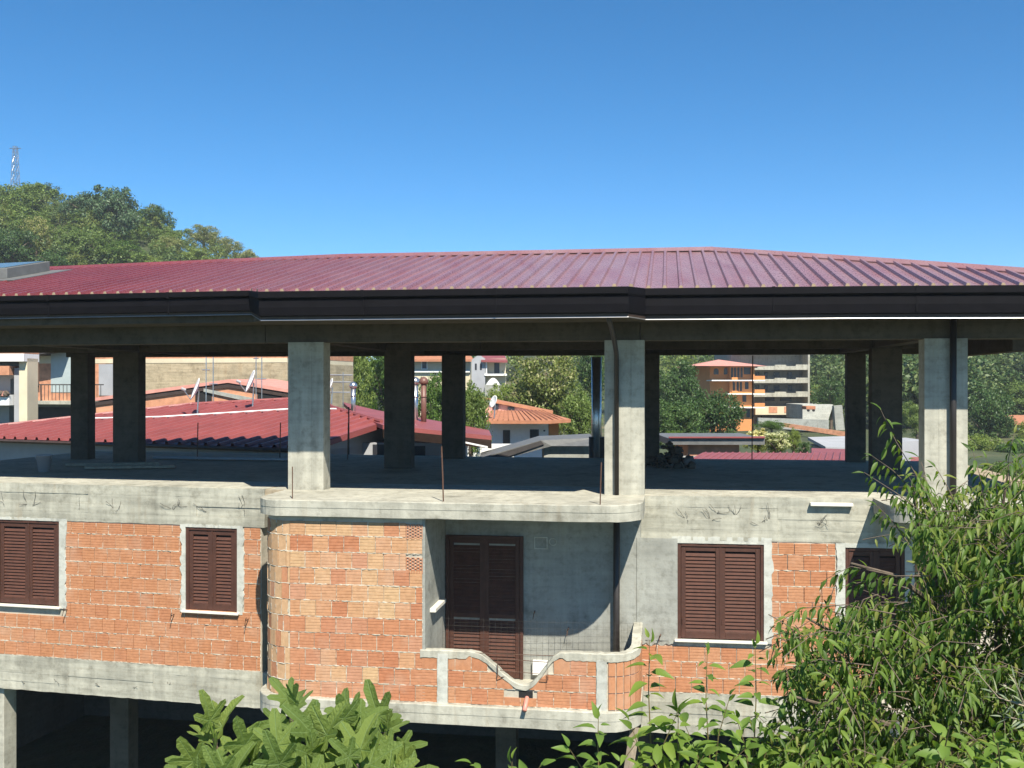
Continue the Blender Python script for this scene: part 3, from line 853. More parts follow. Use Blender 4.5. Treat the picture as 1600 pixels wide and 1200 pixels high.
# --- gutter, trim and drip edge along the eaves
EP = [(-10.8, 0), (-5, 0), (.18, 0), (.60, 0), (3.5, 0), (6.42, 0), (6.66, 0), (10, 0), (14.3, 0)]
def sweep(name, prof, mat, parent=BLD, segs=None, closed=True):
    mb = MB(); P = []; k = len(prof); pts = segs or [e[0] for e in EP]
    for u in pts:
        ve, ze = eave(u); s = 1.0 if u > .4 else .86
        if u > 6.5: s = 1.06
        P += [FM(u, ve+a, ze+b*s) for a, b in prof]
    fs = []; N = len(pts)-1; kk = k if closed else k-1
    for i in range(N):
        for j in range(kk): fs.append((k*i+j, k*i+(j+1) % k, k*i+k+(j+1) % k, k*i+k+j))
    if closed: fs += [tuple(range(k))[::-1], tuple(range(k*N, k*N+k))]
    mb.add(P, fs); return mb.build(name, mat, parent)
g = sweep('gutter', [(-.02, -.05), (-.02, -.012), (.0, -.012), (.0, -.06), (.11, -.06), (.12, -.006), (.135, -.006), (.135, -.105), (.118, -.125), (.10, -.14), (-.02, -.14)], M_gut)
sweep('fascia', [(-.03, -.141), (.095, -.141), (.100, -.26), (.085, -.385), (.06, -.40), (-.03, -.40)], M_gut)
sweep('eave_trim', [(-.10, -.402), (.035, -.402), (.03, -.445), (-.10, -.445)], M_trim)
sweep('drip_edge', [(-.10, -.446), (.030, -.446), (.036, -.462), (.028, -.464), (-.10, -.456)], M_drip)

for uu in (-8.2, -5.9, -3.6, -1.3, 2.3, 4.4, 8.6, 10.7, 12.8):
    ve, ze = eave(uu); mbj = MB(); mbj.box(FM, uu-.025, uu+.025, ve+.134, ve+.142, ze-.11, ze-.002); mbj.box(FM, uu-.012, uu+.012, ve+.09, ve+.106, ze-.38, ze-.14)
    mbj.build('gutter_joint', M_gut, BLD)
# --- downpipes
def pipe(name, pts, r): bpart(name, MB().tube(pts, r, 10), M_pipe, 0, True)
pipe('downpipe', [FM(6.12, 1.66, 1.1), FM(6.12, 1.62, .98), FM(6.15, 1.0, .80), FM(6.165, .25, .52), FM(6.165, .13, .40), FM(6.165, .12, -1.84)], .04)
pipe('downpipe', [FM(6.165, .12, -2.11), FM(6.16, .10, -4.0), FM(6.16, .10, -5.0)], .055)
pipe('downpipe', [FR(4.95, .13, 1.03), FR(4.95, .12, -1.84)], .05)

# --- ground storey
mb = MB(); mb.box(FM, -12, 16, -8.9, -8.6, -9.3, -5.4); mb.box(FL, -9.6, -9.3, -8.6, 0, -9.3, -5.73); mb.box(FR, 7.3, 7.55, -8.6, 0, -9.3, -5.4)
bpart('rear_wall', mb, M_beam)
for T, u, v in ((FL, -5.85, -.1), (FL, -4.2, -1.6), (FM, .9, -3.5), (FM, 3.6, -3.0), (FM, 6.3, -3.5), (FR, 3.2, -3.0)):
    bpart('column', MB().box(T, u, u+.42, v-.35, v, -9.2, -5.41), M_con if T is FL and u < -5 else M_beam, .01)  # shaded columns take the darkened concrete, the sunlit front one the pale
mb = MB(); mb.tube([FM(6.0, 2.1, -8.6), FM(6.5, 1.2, -5.32)], .075, 4)
setp(mb.build('leaning_prop', M_wood, None, loc=FM(6.0, 2.1, -8.6)), 'pale timber prop leaning under the balcony slab', 'timber prop')

# --- small things on the open floor
b = thing('bucket', U(69, 737, 21.7), 'grey builder\'s bucket standing on the open upper floor at left', 'bucket')
bx, by, bz = U(69, 737, 21.7); bz = ZT
b.location = (bx, by, bz); ORG[b.name] = Vector((bx, by, bz))
mb = MB(); n = 20; P = []
for (r, z) in ((.115, .0), (.165, .34), (.175, .34), (.175, .36), (.155, .36), (.107, .02)):
    P += [(bx+r*math.cos(2*math.pi*i/n), by+r*math.sin(2*math.pi*i/n), bz+z) for i in range(n)]
fs = [tuple(range(n))[::-1]]
for k in range(5): fs += [(k*n+i, k*n+(i+1) % n, k*n+n+(i+1) % n, k*n+n+i) for i in range(n)]
fs.append(tuple(range(5*n, 6*n))); mb.add(P, fs); mb.build('body', M_grey, b, True)
MB().tube([(bx+.175*math.cos(t), by-.03, bz+.33-.13*math.sin(t)) for t in [math.pi*i/12 for i in range(13)]], .006, 5).build('handle', M_steel, b)
for i, (x0, y0, x1, y1, lab) in enumerate(((105, 728, 250, 726, 'long plank lying on the open floor behind the bucket'), (135, 733, 275, 731, 'nearer plank lying on the open floor right of the bucket'), (245, 717, 452, 720, 'bluish plank lying along the rear edge of the open floor'))):
    d0 = -ZT*F/(y0-600); d1 = -ZT*F/(y1-600); a = U(x0, y0, d0); c = U(x1, y1, d1)
    T = WF((a[0], a[1]), math.atan2(c[1]-a[1], c[0]-a[0])); l = math.hypot(c[0]-a[0], c[1]-a[1])
    mb = MB().box(T, 0, l, 0, .2, ZT+.004+.01*i, ZT+.07); setp(mb.build('plank', [M_wood, M_wood, M_grey][i], None, loc=(a[0], a[1], ZT), bevel=.006), lab, 'plank', 'planks on the open floor')
q = U(1055, 732, 22.8)
deb = thing('rubble_pile', (q[0], q[1], ZT), 'heap of rubble and sacks on the open floor', 'rubble')
rr = random.Random(3)
def lump(mb, c, r, sq=.7, seed=0, n=9):
    rr = random.Random(seed); P = []; fs = []
    for i in range(n//2+1):
        th = math.pi*i/(n//2)
        for k in range(n):
            ph = 2*math.pi*k/n; s = r*rr.uniform(.65, 1.25)
            P.append((c[0]+s*math.sin(th)*math.cos(ph), c[1]+s*math.sin(th)*math.sin(ph), c[2]+s*sq*math.cos(th)))
    for i in range(n//2):
        for k in range(n): fs.append((i*n+k, i*n+(k+1) % n, (i+1)*n+(k+1) % n, (i+1)*n+k))
    mb.add(P, fs)
for i in range(80):
    mb = MB(); r = rr.uniform(.05, .13); px_, py_ = rr.gauss(0, .2), rr.gauss(.35, .25); hh = max(0, .62-1.25*math.hypot(px_, py_-.35))
    lump(mb, (q[0]-.1+px_, q[1]+py_, ZT+r*.4+hh*rr.uniform(.05, 1)), r, rr.uniform(.4, .9), i, 6)
    mb.build('chunk', M_beam, deb)
mb = MB(); lump(mb, (q[0]+.30, q[1]-.02, ZT+.13), .15, 1.0, 41, 10); mb.build('sack', M_lead, deb, True)
# ================================================================== NEIGHBOURING BUILDINGS
def facade(T, par, rects, mat, name='window', v=.02, dep=.08, arch=False, frame=None):
    for (u0, u1, z0, z1) in rects:
        mb = MB()
        if arch:
            r = (u1-u0)/2; pts = [T(u0, v, z0), T(u1, v, z0)]+[T((u0+u1)/2+r*math.cos(t), v, z1-r+r*math.sin(t)) for t in [math.pi*i/8 for i in range(9)]]
            off = Vector(T(0, -dep, 0))-Vector(T(0, 0, 0)); mb.slab(pts, off)
        else: mb.box(T, u0, u1, v-dep, v, z0, z1)
        w = mb.build(name, mat, par)
        if frame is not None and not arch:
            f = MB(); e = .08
            f.box(T, u0-e, u0, v-dep, v+.04, z0, z1+e); f.box(T, u1, u1+e, v-dep, v+.04, z0, z1+e); f.box(T, u0, u1, v-dep, v+.04, z1, z1+e); f.box(T, u0-e, u1+e, v-dep, v+.1, z0-e, z0)
            f.build('frame', frame, w)

# --- long low house right behind, ribbed red roof
nA = Vector((-18.65, 34.7, -1.80)); ne = Vector((.90645, -.42232, 0)); nh = Vector((.42232, .90645, 0)); NTP = .14
def n1(e, s, h=0): return tuple(nA+ne*e+nh*s+Vector((0, 0, NTP*s+h)))
N1 = thing('metal_roofed_house', (nA+ne*7+nh*4).to_tuple()[:2]+(-9,), 'low grey house with broad ribbed red metal roof, seen through the left openings', 'house')
tb = [(-.6, 1.8), (1.7, 4.6), (3.7, 7.0), (7.2, 8.4), (8.1, 8.76), (10.5, 6.6), (12.5, 5.2), (14.1, 4.1)]
def n1top(e): return float(np.interp(e, [a for a, b in tb], [b for a, b in tb]))
rf = MB().slab([n1(-.6, 0, -.02)]+[n1(14.1, 0, -.02)]+[n1(a, b, -.02) for a, b in tb[::-1]], (0, 0, -.12)).build('roof', M_roofr, N1)
e = -.6; 
while e < 14.05:
    prof = [(e, 0)]
    w = min(1.0, 14.1-e)
    for k in range(2):
        c = e+.25+.5*k
        if c+.05 > e+w: break
        prof += [(c-.07, 0), (c-.04, .085), (c+.04, .085), (c+.07, 0)]
    prof.append((e+w, 0)); P = []
    for (x, h) in prof: P += [n1(x, -.06, h+.003), n1(x, n1top(x), h+.003)]
    MB().add(P, [(2*i, 2*i+2, 2*i+3, 2*i+1) for i in range(len(prof)-1)]).build('roof_panel', M_roofr, rf, fix=False)
    e += 1.0
MB().tube([n1(a, b, .05) for a, b in tb], .07, 6).build('ridge_cap', M_roofr, rf)
MB().tube([n1(-.6, -.1, -.06), n1(14.1, -.1, -.06)], .06, 6).build('gutter', M_trim, N1)
MB().tube([n1(2.3, 3.4, .09), n1(5, 4.0, .08), n1(9.0, 5.9, .08), n1(11, 6.1, .08)], .035, 6).build('white_conduit', M_white, N1)
MB().slab([n1(14.05, .02, -.01), n1(14.12, .02, -.01), n1(14.12, 4.1, -.01), n1(14.05, 4.1, -.01)], (0, 0, -.16)).build('verge_board', M_roofr, N1)
# body
mb = MB()
pl = [n1(.2, .5)[:2], n1(13.7, .5)[:2], n1(13.7, 8.0)[:2], n1(.2, 8)[:2]]
mb.prism(pl, -9, -1.95)
off = Vector(n1(-.25, 0))-Vector(n1(0, 0)); off.z = 0
mb.slab([n1(13.7, .5, -.6), n1(13.7, .5, -.17), n1(13.7, 4.4, -.17), n1(13.7, 7.4, -.9), n1(13.7, 7.4, -1.9)], off)
mb.build('wall', M_grey, N1)
# lower wing to the right with a shallow red roof
w0 = U(598, 664, 31.3); w1 = U(768, 681, 31.8); w2 = U(764, 672, 38.); w3 = U(585, 640, 40.); w4 = U(535, 628, 41.); w5 = U(560, 650, 35.)
MB().slab([w0, w1, w2, w3, w4, w5], (0, 0, -.13)).build('wing_roof', M_roofr, N1)
MB().slab([(w0[0], w0[1], w0[2]-.13), (w1[0], w1[1], w1[2]-.13), (w1[0], w1[1]+.1, w1[2]-.4), (w0[0], w0[1]+.1, w0[2]-.4)], (0, .06, 0)).build('fascia', M_trim, N1)
T = WF((U(560, 600, 32.2)[0], 32.2), math.atan2(.5, 3.0)*0+.02)
wx = (690-560)/F*32.2
mb = MB(); mb.box(T, -.6, wx+.7, -5, 0, -9, -1.85); mb.build('wing_wall', M_grey, N1)
facade(T, N1, [(.45, 1.0, -2.6, -1.9), (1.75, 2.1, -2.9, -1.95)], M_glass)
MB().tube([U(545, 636, 29.), U(545, 715, 29.)], .02, 5).build('downpipe', M_wire, N1)
MB().slab([U(724, 690, 31.2), U(762, 698, 31.2), U(762, 700, 31.2), U(724, 692, 31.2)], (0, .2, 0)).build('gutter', M_white, N1)

# --- flues and aerials on it
def flue(name, x, y0, y1, d, r, mat, lab):
    b = U(x, y1, d); t = U(x, y0, d); e = thing(name, b, lab, 'flue')
    MB().tube([(b[0], b[1], b[2]-.3), t], r, 12).build('pipe', mat, e, True)
    MB().tube([(t[0], t[1], t[2]-.75*(t[2]-b[2])/2), (t[0], t[1], t[2]-.75*(t[2]-b[2])/2+.05)], r*1.12, 12).build('collar', mat, e, True)
    mb = MB(); n = 14; P = []
    for (rr_, zz) in ((1.25, -.02), (1.7, .05), (1.75, .16), (1.3, .28), (.6, .36), (.1, .38)):
        P += [(t[0]+r*rr_*math.cos(2*math.pi*i/n), t[1]+r*rr_*math.sin(2*math.pi*i/n), t[2]+zz*r*7) for i in range(n)]
    fs = [tuple(range(n))[::-1]]
    for k in range(5): fs += [(k*n+i, k*n+(i+1) % n, k*n+n+(i+1) % n, k*n+n+i) for i in range(n)]
    mb.add(P, fs); mb.build('cowl', mat, e, True)
flue('flue', 552, 606, 642, 37, .085, M_steel, 'short galvanised flue with domed cowl, left on the red roof')
flue('flue', 649, 600, 656, 36, .095, M_steel, 'tall galvanised flue beside the brown flue')
flue('flue', 662, 600, 656, 35.5, .095, M_brown, 'tall brown metal flue beside the galvanised one')
def dish(x, y, d, r, az, lab, mast):
    c = Vector(U(x, y, d)); e = thing('satellite_dish', (c.x, c.y, c.z-mast), lab, 'satellite dish', 'satellite dishes on the neighbouring roofs')
    ax = Vector((math.cos(az), -math.sin(az), .38)).normalized(); a = ax.cross(Vector((0, 0, 1))).normalized(); b = a.cross(ax).normalized()
    mb = MB(); n = 20; P = []; rings = (0, .3, .6, .85, 1.)
    for q in rings: P += [tuple(c+(a*math.cos(2*math.pi*i/n)*.92+b*math.sin(2*math.pi*i/n))*r*q+ax*(.22*r*q*q)) for i in range(n)]
    P += [tuple(Vector(p)-ax*.02) for p in P]; m = len(rings)*n; fs = []
    for k in range(len(rings)-1):
        for i in range(n):
            fs.append((k*n+i, k*n+(i+1) % n, (k+1)*n+(i+1) % n, (k+1)*n+i)); fs.append((m+k*n+i, m+(k+1)*n+i, m+(k+1)*n+(i+1) % n, m+k*n+(i+1) % n))
    for i in range(n): fs.append(((len(rings)-1)*n+i, (len(rings)-1)*n+(i+1) % n, m+(len(rings)-1)*n+(i+1) % n, m+(len(rings)-1)*n+i))
    mb.add(P, fs).build('reflector', M_white, e, True)
    f = c+ax*r*1.1-b*r*.35
    MB().tube([c-b*r*.95+ax*.2*r, f], .018, 5).build('arm', M_steel, e)
    MB().tube([f-ax*.1, f+ax*.06], .05, 8).build('receiver', M_grey, e)
    MB().tube([(c.x, c.y, c.z-mast), tuple(c-ax*.06)], .028, 6).build('mast', M_steel, e)
dish(308, 609, 36.5, .42, 2.75, 'white satellite dish, left of the two before the tan wall', 1.2)
dish(394, 597, 37.5, .44, 2.75, 'white satellite dish, right of the two before the tan wall', 1.4)
dish(517, 604, 37, .30, 2.8, 'white satellite dish just right of the front column at left', 1.1)
dish(772, 628, 44, .28, 2.6, 'small white dish on the orange-tiled house', .8)
def aerial(xs, ys, d, lab, bars):
    b = U(xs, ys[1], d); t = U(xs, ys[0], d); e = thing('tv_aerial', b, lab, 'aerial')
    MB().tube([(b[0], b[1], b[2]-.4), t], .02, 5).build('mast', M_steel, e)
    for (y, xa, xb) in bars: MB().tube([U(xa, y, d), U(xb, y, d)], .022, 5).build('rod', M_steel, e)
aerial(322, (545, 622), 40, 'thin aerial mast left of the pair before the tan wall', [(578, 316, 328)])
aerial(333, (535, 612), 40.5, 'taller thin aerial mast beside the left dish', [(600, 327, 340)])
aerial(400, (540, 615), 40, 'thin aerial mast next to the right dish', [(560, 396, 404)])
aerial(409, (530, 625), 41, 'thin aerial mast right of the right dish', [(592, 402, 416)])
aerial(536, (582, 640), 37.6, 'tv aerial with three horizontal booms beside the short flue', [(586, 514, 551), (597, 520, 548), (613, 514, 547)])

# --- gabled outbuilding with pinkish roof
d = 43.
G = thing('gabled_outbuilding', U(330, 700, d)[:2]+(-9,), 'small gabled brick outbuilding with pinkish roof edge', 'house')
gp = [U(138, 628, d), U(356, 598, d), U(455, 614, d)]
for a, b_ in ((gp[0], gp[1]), (gp[1], gp[2])):
    MB().slab([a, b_, (b_[0]+.5, b_[1]+6, b_[2]+.05), (a[0]+.5, a[1]+6, a[2]+.05)], (0, 0, .14)).build('roof', M_tilep, G)
    MB().slab([(a[0], a[1]+.05, a[2]-.04), (b_[0], b_[1]+.05, b_[2]-.04), (b_[0], b_[1]+.05, b_[2]-.20), (a[0], a[1]+.05, a[2]-.20)], (0, .06, 0)).build('verge', M_trim, G)
MB().slab([U(150, 720, d+.12), U(150, 630, d+.12), U(356, 601, d+.12), U(448, 617, d+.12), U(448, 720, d+.12)], (0, 5, 0)).build('wall', M_bwall, G)
for (x0, x1, y0, y1) in ((305, 331, 608, 632), (402, 440, 608, 628)): MB().slab([U(x0, y1, d+.10), U(x1, y1, d+.10), U(x1, y0, d+.10), U(x0, y0, d+.10)], (0, .5, 0)).build('opening', M_black, G)
MB().slab([U(318, 607, d+.02), U(395, 622, d+.02), U(395, 629, d+.02), U(318, 612, d+.02)], (0, .5, 0)).build('concrete_beam', M_cem, G)

# --- big tan house behind
TB = thing('tan_house', U(250, 700, 53)[:2]+(-9,), 'large house with rough tan wall and orange brick band behind the red roof', 'house')
T = WF(U(30, 600, 55)[:2], -.22); X = lambda x: (lambda t: ((t*T.o[1]-T.o[0])/(T.d[0]-t*T.d[1])))((x-800)/F)
def Z(x, y): u = X(x); p = T(u, 0, 0); return (600-y)/F*p[1]
ur = X(449)
MB().box(T, X(215), ur, -9, 0, -9, Z(300, 567)).build('wall', M_tan, TB)
MB().box(T, X(135), ur-.01, -9, .02, Z(300, 567), Z(300, 560)).build('plaster_band', M_cream, TB)
MB().box(T, X(135), ur, -9, 0, Z(300, 560), Z(300, 535)).build('brick_band', M_bwall, TB)
MB().box(T, X(40), X(215)-.01, -9, -.03, -9, Z(100, 630)).build('lower_wall', M_cem, TB)
MB().box(T, X(40), X(165), -9, .0, Z(100, 631), Z(100, 557)).build('brick_wall', M_bwall, TB)
MB().box(T, X(45), X(84), -8.9, .025, Z(60, 568), Z(60, 556)).build('plaster_band', M_cream, TB)
MB().box(T, X(80), X(113), -8, .03, Z(95, 613), Z(95, 550)).build('blue_plaster', M_blue, TB)
MB().box(T, X(113)+.01, X(135), -8, .02, Z(95, 613), Z(95, 550)).build('wall', M_cream, TB)
MB().box(T, X(155), X(177), -8, .04, Z(165, 618), Z(165, 569)).build('grey_door', M_grey, TB)
MB().box(T, X(165), X(215), -8.5, -.02, Z(190, 631), Z(190, 566)).build('wall', M_bwall, TB)
MB().box(T, X(40), X(180), -.2, 1.1, Z(95, 631), Z(95, 626)).build('balcony_slab', M_con, TB)
MB().box(T, X(40), X(200), -.5, .02, -9, Z(95, 636)).build('dark_storey', M_dgrey, TB)
for k in range(30):
    u = X(78)+.22*k
    if u > X(180): break
    MB().tube([T(u, 1.0, Z(95, 625)), T(u, 1.0, Z(95, 602))], .018, 4).build('baluster', M_wire, TB)
MB().tube([T(X(40), 1.0, Z(95, 601)), T(X(180), 1.0, Z(95, 601))], .03, 5).build('handrail', M_wire, TB)
MB().tube([T(X(78), .9, Z(80, 613)), T(X(77), .9, Z(80, 565))], .05, 4).build('post', M_rust, TB)
MB().slab([T(X(30), 1.0, Z(60, 563)), T(X(112), 1.0, Z(110, 549)), T(X(112), -2, Z(110, 545)), T(X(30), -2, Z(60, 556))], (0, 0, .25)).build('canopy', M_dgrey, TB)
# --- pale house with flowery balconies at the far left
d = 44.
PH = thing('pale_house', U(15, 700, d)[:2]+(-9,), 'pale house with flower balconies at the left edge of the view', 'house')
T = WF(U(-90, 600, d)[:2], -.05); px = lambda x: (x+90)/F*d; pzv = lambda y: (600-y)/F*d
MB().box(T, 0, px(30), -1.5, -1.0, -9, pzv(530)).build('wall', M_grey, PH)
MB().box(T, px(33), px(46), -.9, 0, -9, pzv(560)).build('column', M_cream, PH)
MB().box(T, px(22), px(33)-.01, -.9, -.15, -9, pzv(575)).build('column_side', M_grey, PH)
MB().box(T, 0, px(46), -1, .3, pzv(565), pzv(553)).build('roof_slab', M_white, PH)
MB().box(T, 0, px(46), -1, .2, pzv(552.5), pzv(540)).build('brick_band', M_bwall, PH)
for y0, y1 in ((633, 617), (586, 572)): MB().box(T, 0, px(21), -.9, .2, pzv(y0), pzv(y1)).build('balcony', M_white if y0 > 600 else M_bwall, PH)
facade(T, PH, [(px(0), px(10), pzv(617), pzv(592)), (px(-2), px(16), pzv(660), pzv(636))], M_glass, v=-.95)
for k in range(5): 
    mb = MB(); lump(mb, T(px(2+4*k), .25, pzv(615)), .14, .9, k); mb.build('flower_pot', M_tilep if k % 2 else M_bark, PH)

# --- orange-tiled house in the middle
d = 44.
OH = thing('tiled_house', U(815, 700, d)[:2]+(-8,), 'grey-walled house with orange tiled roof between the trees', 'house')
MB().slab([U(756, 657, d-1), U(858, 657, d-1), U(892, 655, d), U(850, 643, d+5), U(768, 641, d+5)], (0, 0, -.14)).build('roof', M_tile, OH)
o2 = OH.children[0]
for i in range(15):
    t = (i+.5)/15; a = Vector(U(756+t*130, 656.6, d-1+max(0, t-.78)*4)); b_ = Vector(U(770+t*80, 641.6, d+5)); MB().tube([tuple(a+Vector((0, 0, .03))), tuple(b_+Vector((0, 0, .03)))], .022, 5).build('tile_row', M_tile, o2)
T = WF(U(750, 600, d+.3)[:2], 0); px = lambda x: (x-750)/F*(d+.3); pzv = lambda y: (600-y)/F*(d+.3)
MB().box(T, -1.5, px(857), -6, 0, -8, pzv(656)).build('wall', M_white, OH)
MB().box(T, px(857)+.02, px(873), -5, -.1, -8, pzv(657)).build('terracotta_pier', M_orng, OH)
facade(T, OH, [(px(786), px(797), pzv(693), pzv(672)), (px(828), px(842), pzv(686), pzv(671)), (px(849), px(852), pzv(674), pzv(672))], M_glass, frame=None)
MB().slab([U(752, 645, d+6), U(752, 627, d+6), U(860, 645, d+6)], (0, 3, 0)).build('gable_wall', M_tilep, OH)
MB().slab([U(748, 625, d+5.8), U(864, 646.5, d+5.8), U(864, 645, d+9), U(748, 622, d+9)], (0, 0, .12)).build('upper_roof', M_tile, OH)
T2 = WF(U(750, 600, d+5.9)[:2], 0); p2 = lambda x: (x-750)/F*(d+5.9); z2 = lambda y: (600-y)/F*(d+5.9)
facade(T2, OH, [(p2(793), p2(804), z2(641), z2(636)), (p2(770), p2(779), z2(640), z2(631))], M_glass)
MB().slab([U(745, 694, 41), U(812, 694, 41), U(800, 720, 41), U(745, 720, 41)], (0, .3, 0)).build('terrace_wall', M_white, OH)
# --- grey shed in front of it
d = 30.
SH = thing('grey_shed', U(880, 720, d)[:2]+(-9,), 'low grey shed with flat roof just behind the open storey', 'shed')
MB().slab([U(748, 716, d), U(845, 688, d), U(930, 684, d+1), U(930, 697, d), U(862, 697, d), U(840, 703, d), U(770, 722, d)], (0, 2.5, 0)).build('roof', M_lead, SH)
MB().slab([U(752, 717, d-.05), U(845, 689, d-.05), U(850, 694, d-.05), U(775, 720, d-.05)], (0, .03, 0)).build('dark_edge', M_dgrey, SH)
MB().slab([U(850, 697, d+.2), U(925, 697, d+.2), U(925, 735, d+.2), U(850, 735, d+.2)], (0, 2, 0)).build('wall', M_cem, SH)
# shiny flue at the rear edge of the open floor
f0 = U(932, 712, 26.); e = thing('flue', (f0[0], f0[1], -2.5), 'tall shiny steel flue rising at the rear edge, left of the middle column', 'flue')
MB().tube([(f0[0], f0[1], -2.6), (f0[0], f0[1], .68)], .13, 14).build('pipe', M_steel, e, True)
MB().tube([(f0[0]+.28, f0[1]+.3, -2.6), (f0[0]+.28, f0[1]+.3, .68)], .05, 10).build('small_pipe', M_steel, e, True)
MB().box(WF(U(928, 600, 25.9)[:2], 0), -.1, .5, -.4, 0, -2.6, -1.35).build('base', M_dgrey, e)

# --- cream house and white house up the slope
d = 92.
CH = thing('cream_house', U(680, 620, d), 'cream house with orange roof seen between the back columns', 'house')
T = WF(U(610, 600, d)[:2], -.05); px = lambda x: (x-610)/F*d; pzv = lambda y: (600-y)/F*d
MB().box(T, 0, px(735), -8, 0, -6, pzv(561)).build('wall', M_cream, CH)
MB().box(T, 0, px(735), -1, .25, pzv(582), pzv(579)).build('string_course', M_white, CH)
MB().slab([T(-.8, .9, pzv(562)), T(px(742), .9, pzv(562)), T(px(725), -4, pzv(548)), T(1, -4, pzv(548))], (0, 0, -.2)).build('roof', M_tile, CH)
facade(T, CH, [(px(660), px(667), pzv(576), pzv(562.5)), (px(625), px(632), pzv(576), pzv(562.5)), (px(703), px(710), pzv(576), pzv(562.5))], M_glass, frame=M_white)
d = 84.
WH = thing('white_house', U(765, 625, d), 'small grey and white house with red roof and balcony uphill', 'house')
T = WF(U(737, 600, d)[:2], 0); px = lambda x: (x-737)/F*d; pzv = lambda y: (600-y)/F*d
MB().slab([T(0, 0, -6), T(px(758), 0, -6), T(px(758), 0, pzv(560)), T(px(748), 0, pzv(554)), T(0, 0, pzv(562))], (0, 6, 0)).build('wall', M_grey, WH)
MB().box(T, px(758)+.01, px(790), -6, -.9, -6, pzv(560)).build('recessed_wall', M_cream, WH)
MB().slab([T(px(752), .4, pzv(563)), T(px(793), .4, pzv(564)), T(px(788), -4, pzv(553)), T(px(750), -4, pzv(552))], (0, 0, -.15)).build('roof', M_roofr, WH)
MB().box(T, px(757), px(792), -.9, .1, pzv(587), pzv(584)).build('balcony', M_white, WH)
facade(T, WH, [(px(742), px(745), pzv(578), pzv(568)), (px(750), px(753), pzv(578), pzv(568))], M_glass)
facade(T, WH, [(px(772), px(780), pzv(584), pzv(567))], M_glass, 'door', v=-.85)
MB().box(T, px(759), px(761), -.3, 0, pzv(584), pzv(563)).build('post', M_white, WH)
MB().box(T, px(758), px(796), 0, 1.5, -6, pzv(601)).build('terrace_wall', M_cem, WH)
pts = [T(px(760)+1.15*(i/10), 1.5, pzv(601)+.55*math.sin(math.pi*i/10)) for i in range(11)]
MB().slab(pts, (0, .5, 0)).build('white_arch', M_white, WH)

# --- orange apartment house
d = 105.
AP = thing('orange_apartments', U(1150, 680, d), 'orange apartment house with arched loggias and pinkish hipped roof', 'apartment house')
T = WF(U(1111, 600, d)[:2], 0); px = lambda x: (x-1111)/F*d; pzv = lambda y: (600-y)/F*d
MB().box(T, 0, px(1140), -9, -.6, -8, pzv(572)).build('wall', M_orng, AP)
MB().box(T, px(1140)+.01, px(1176), -9, 0, -8, pzv(572)).build('wall', M_orng, AP)
MB().box(T, px(1176)+.01, px(1183), -9, -1.4, -8, pzv(572)).build('wall', M_orng, AP)
ap = T(px(1138), -5, pzv(560)); c = [T(px(1080), 1.5, pzv(572)), T(px(1193), 1.5, pzv(572.5)), T(px(1196), -10, pzv(572)), T(px(1080), -10, pzv(572))]
mb = MB(); mb.add(c+[ap], [(0, 1, 4), (1, 2, 4), (2, 3, 4), (3, 0, 4), (0, 3, 2, 1)]); mb.build('roof', M_tilep, AP)
for y in (594.5, 615.5, 636.5):
    MB().box(T, -.1 if y < 600 else px(1135), px(1192), -2, .9, pzv(y+.9), pzv(y-.9)).build('floor_band', M_white, AP)
    MB().box(T, px(1176)+.02, px(1192), .62, .82, pzv(y-1), pzv(y-7.)).build('balcony', M_orng, AP)
    MB().box(T, px(1141), px(1150), .62, .82, pzv(y-1), pzv(y-5)).build('balcony', M_orng, AP)
MB().box(T, px(1174), px(1176), .5, .85, pzv(594), pzv(572.5)).build('pillar', M_orng, AP)
facade(T, AP, [(px(1117), px(1124.5), pzv(585), pzv(575.5)), (px(1133), px(1138.5), pzv(585), pzv(574.5))], M_glass, v=-.55, arch=True)
facade(T, AP, [(px(x), px(x+3.4), pzv(590), pzv(574)) for x in (1142, 1147, 1152, 1157)], M_glass, arch=True)
facade(T, AP, [(px(x), px(x+3.4), pzv(611), pzv(596.5)) for x in (1145, 1151, 1156)], M_glass, arch=True)
facade(T, AP, [(px(1162), px(1173), pzv(585), pzv(574)), (px(1164), px(1169.5), pzv(608), pzv(597)), (px(1160), px(1166), pzv(628), pzv(617.5)), (px(1166), px(1172), pzv(652), pzv(639))], M_glass)
facade(T, AP, [(px(1177), px(1182.5), pzv(y), pzv(y-13)) for y in (588, 609, 630, 652)], M_glass, v=-1.35)
# --- raw concrete block
d = 112.
CB = thing('concrete_block', U(1220, 670, d), 'unfinished grey concrete block of flats with open balconies', 'apartment house')
T = WF(U(1150, 600, d)[:2], 0); px = lambda x: (x-1150)/F*d; pzv = lambda y: (600-y)/F*d
MB().box(T, px(1150), px(1262), -12, -2.2, -9, pzv(545)).build('wall', M_cem, CB)
for i, (y, x1) in enumerate(((575, 1264), (595.5, 1264), (617, 1264), (546, 1264))):
    MB().box(T, px(1150), px(x1), -2.2, .2, pzv(y+3), pzv(y)).build('floor_slab', M_con, CB)
    for (a, b_, h) in ((1183, 1210, 3.2), (1210, 1228, 5.), (1228, 1243, 3.), (1243, 1262, 5.4)): MB().box(T, px(a), px(b_)-.01, 0, .18, pzv(y), pzv(y-h)).build('parapet', M_con, CB)
MB().box(T, px(1261.5), px(1264.5), -2.3, .22, -9, pzv(545)).build('end_wall', M_con, CB)
for y in (592, 613): facade(T, CB, [(px(x), px(x+w), pzv(y-2), pzv(y-11)) for x, w in ((1188, 6), (1202, 5), (1217, 9), (1239, 7))], M_glass, v=-2.15)
facade(T, CB, [(px(1203), px(1218), pzv(627), pzv(621)), (px(1227), px(1245), pzv(627), pzv(621))], M_glass, v=-2.15)
MB().box(T, px(1180), px(1252), -2.2, .1, pzv(648), pzv(635)).build('brick_base', M_cream, CB)
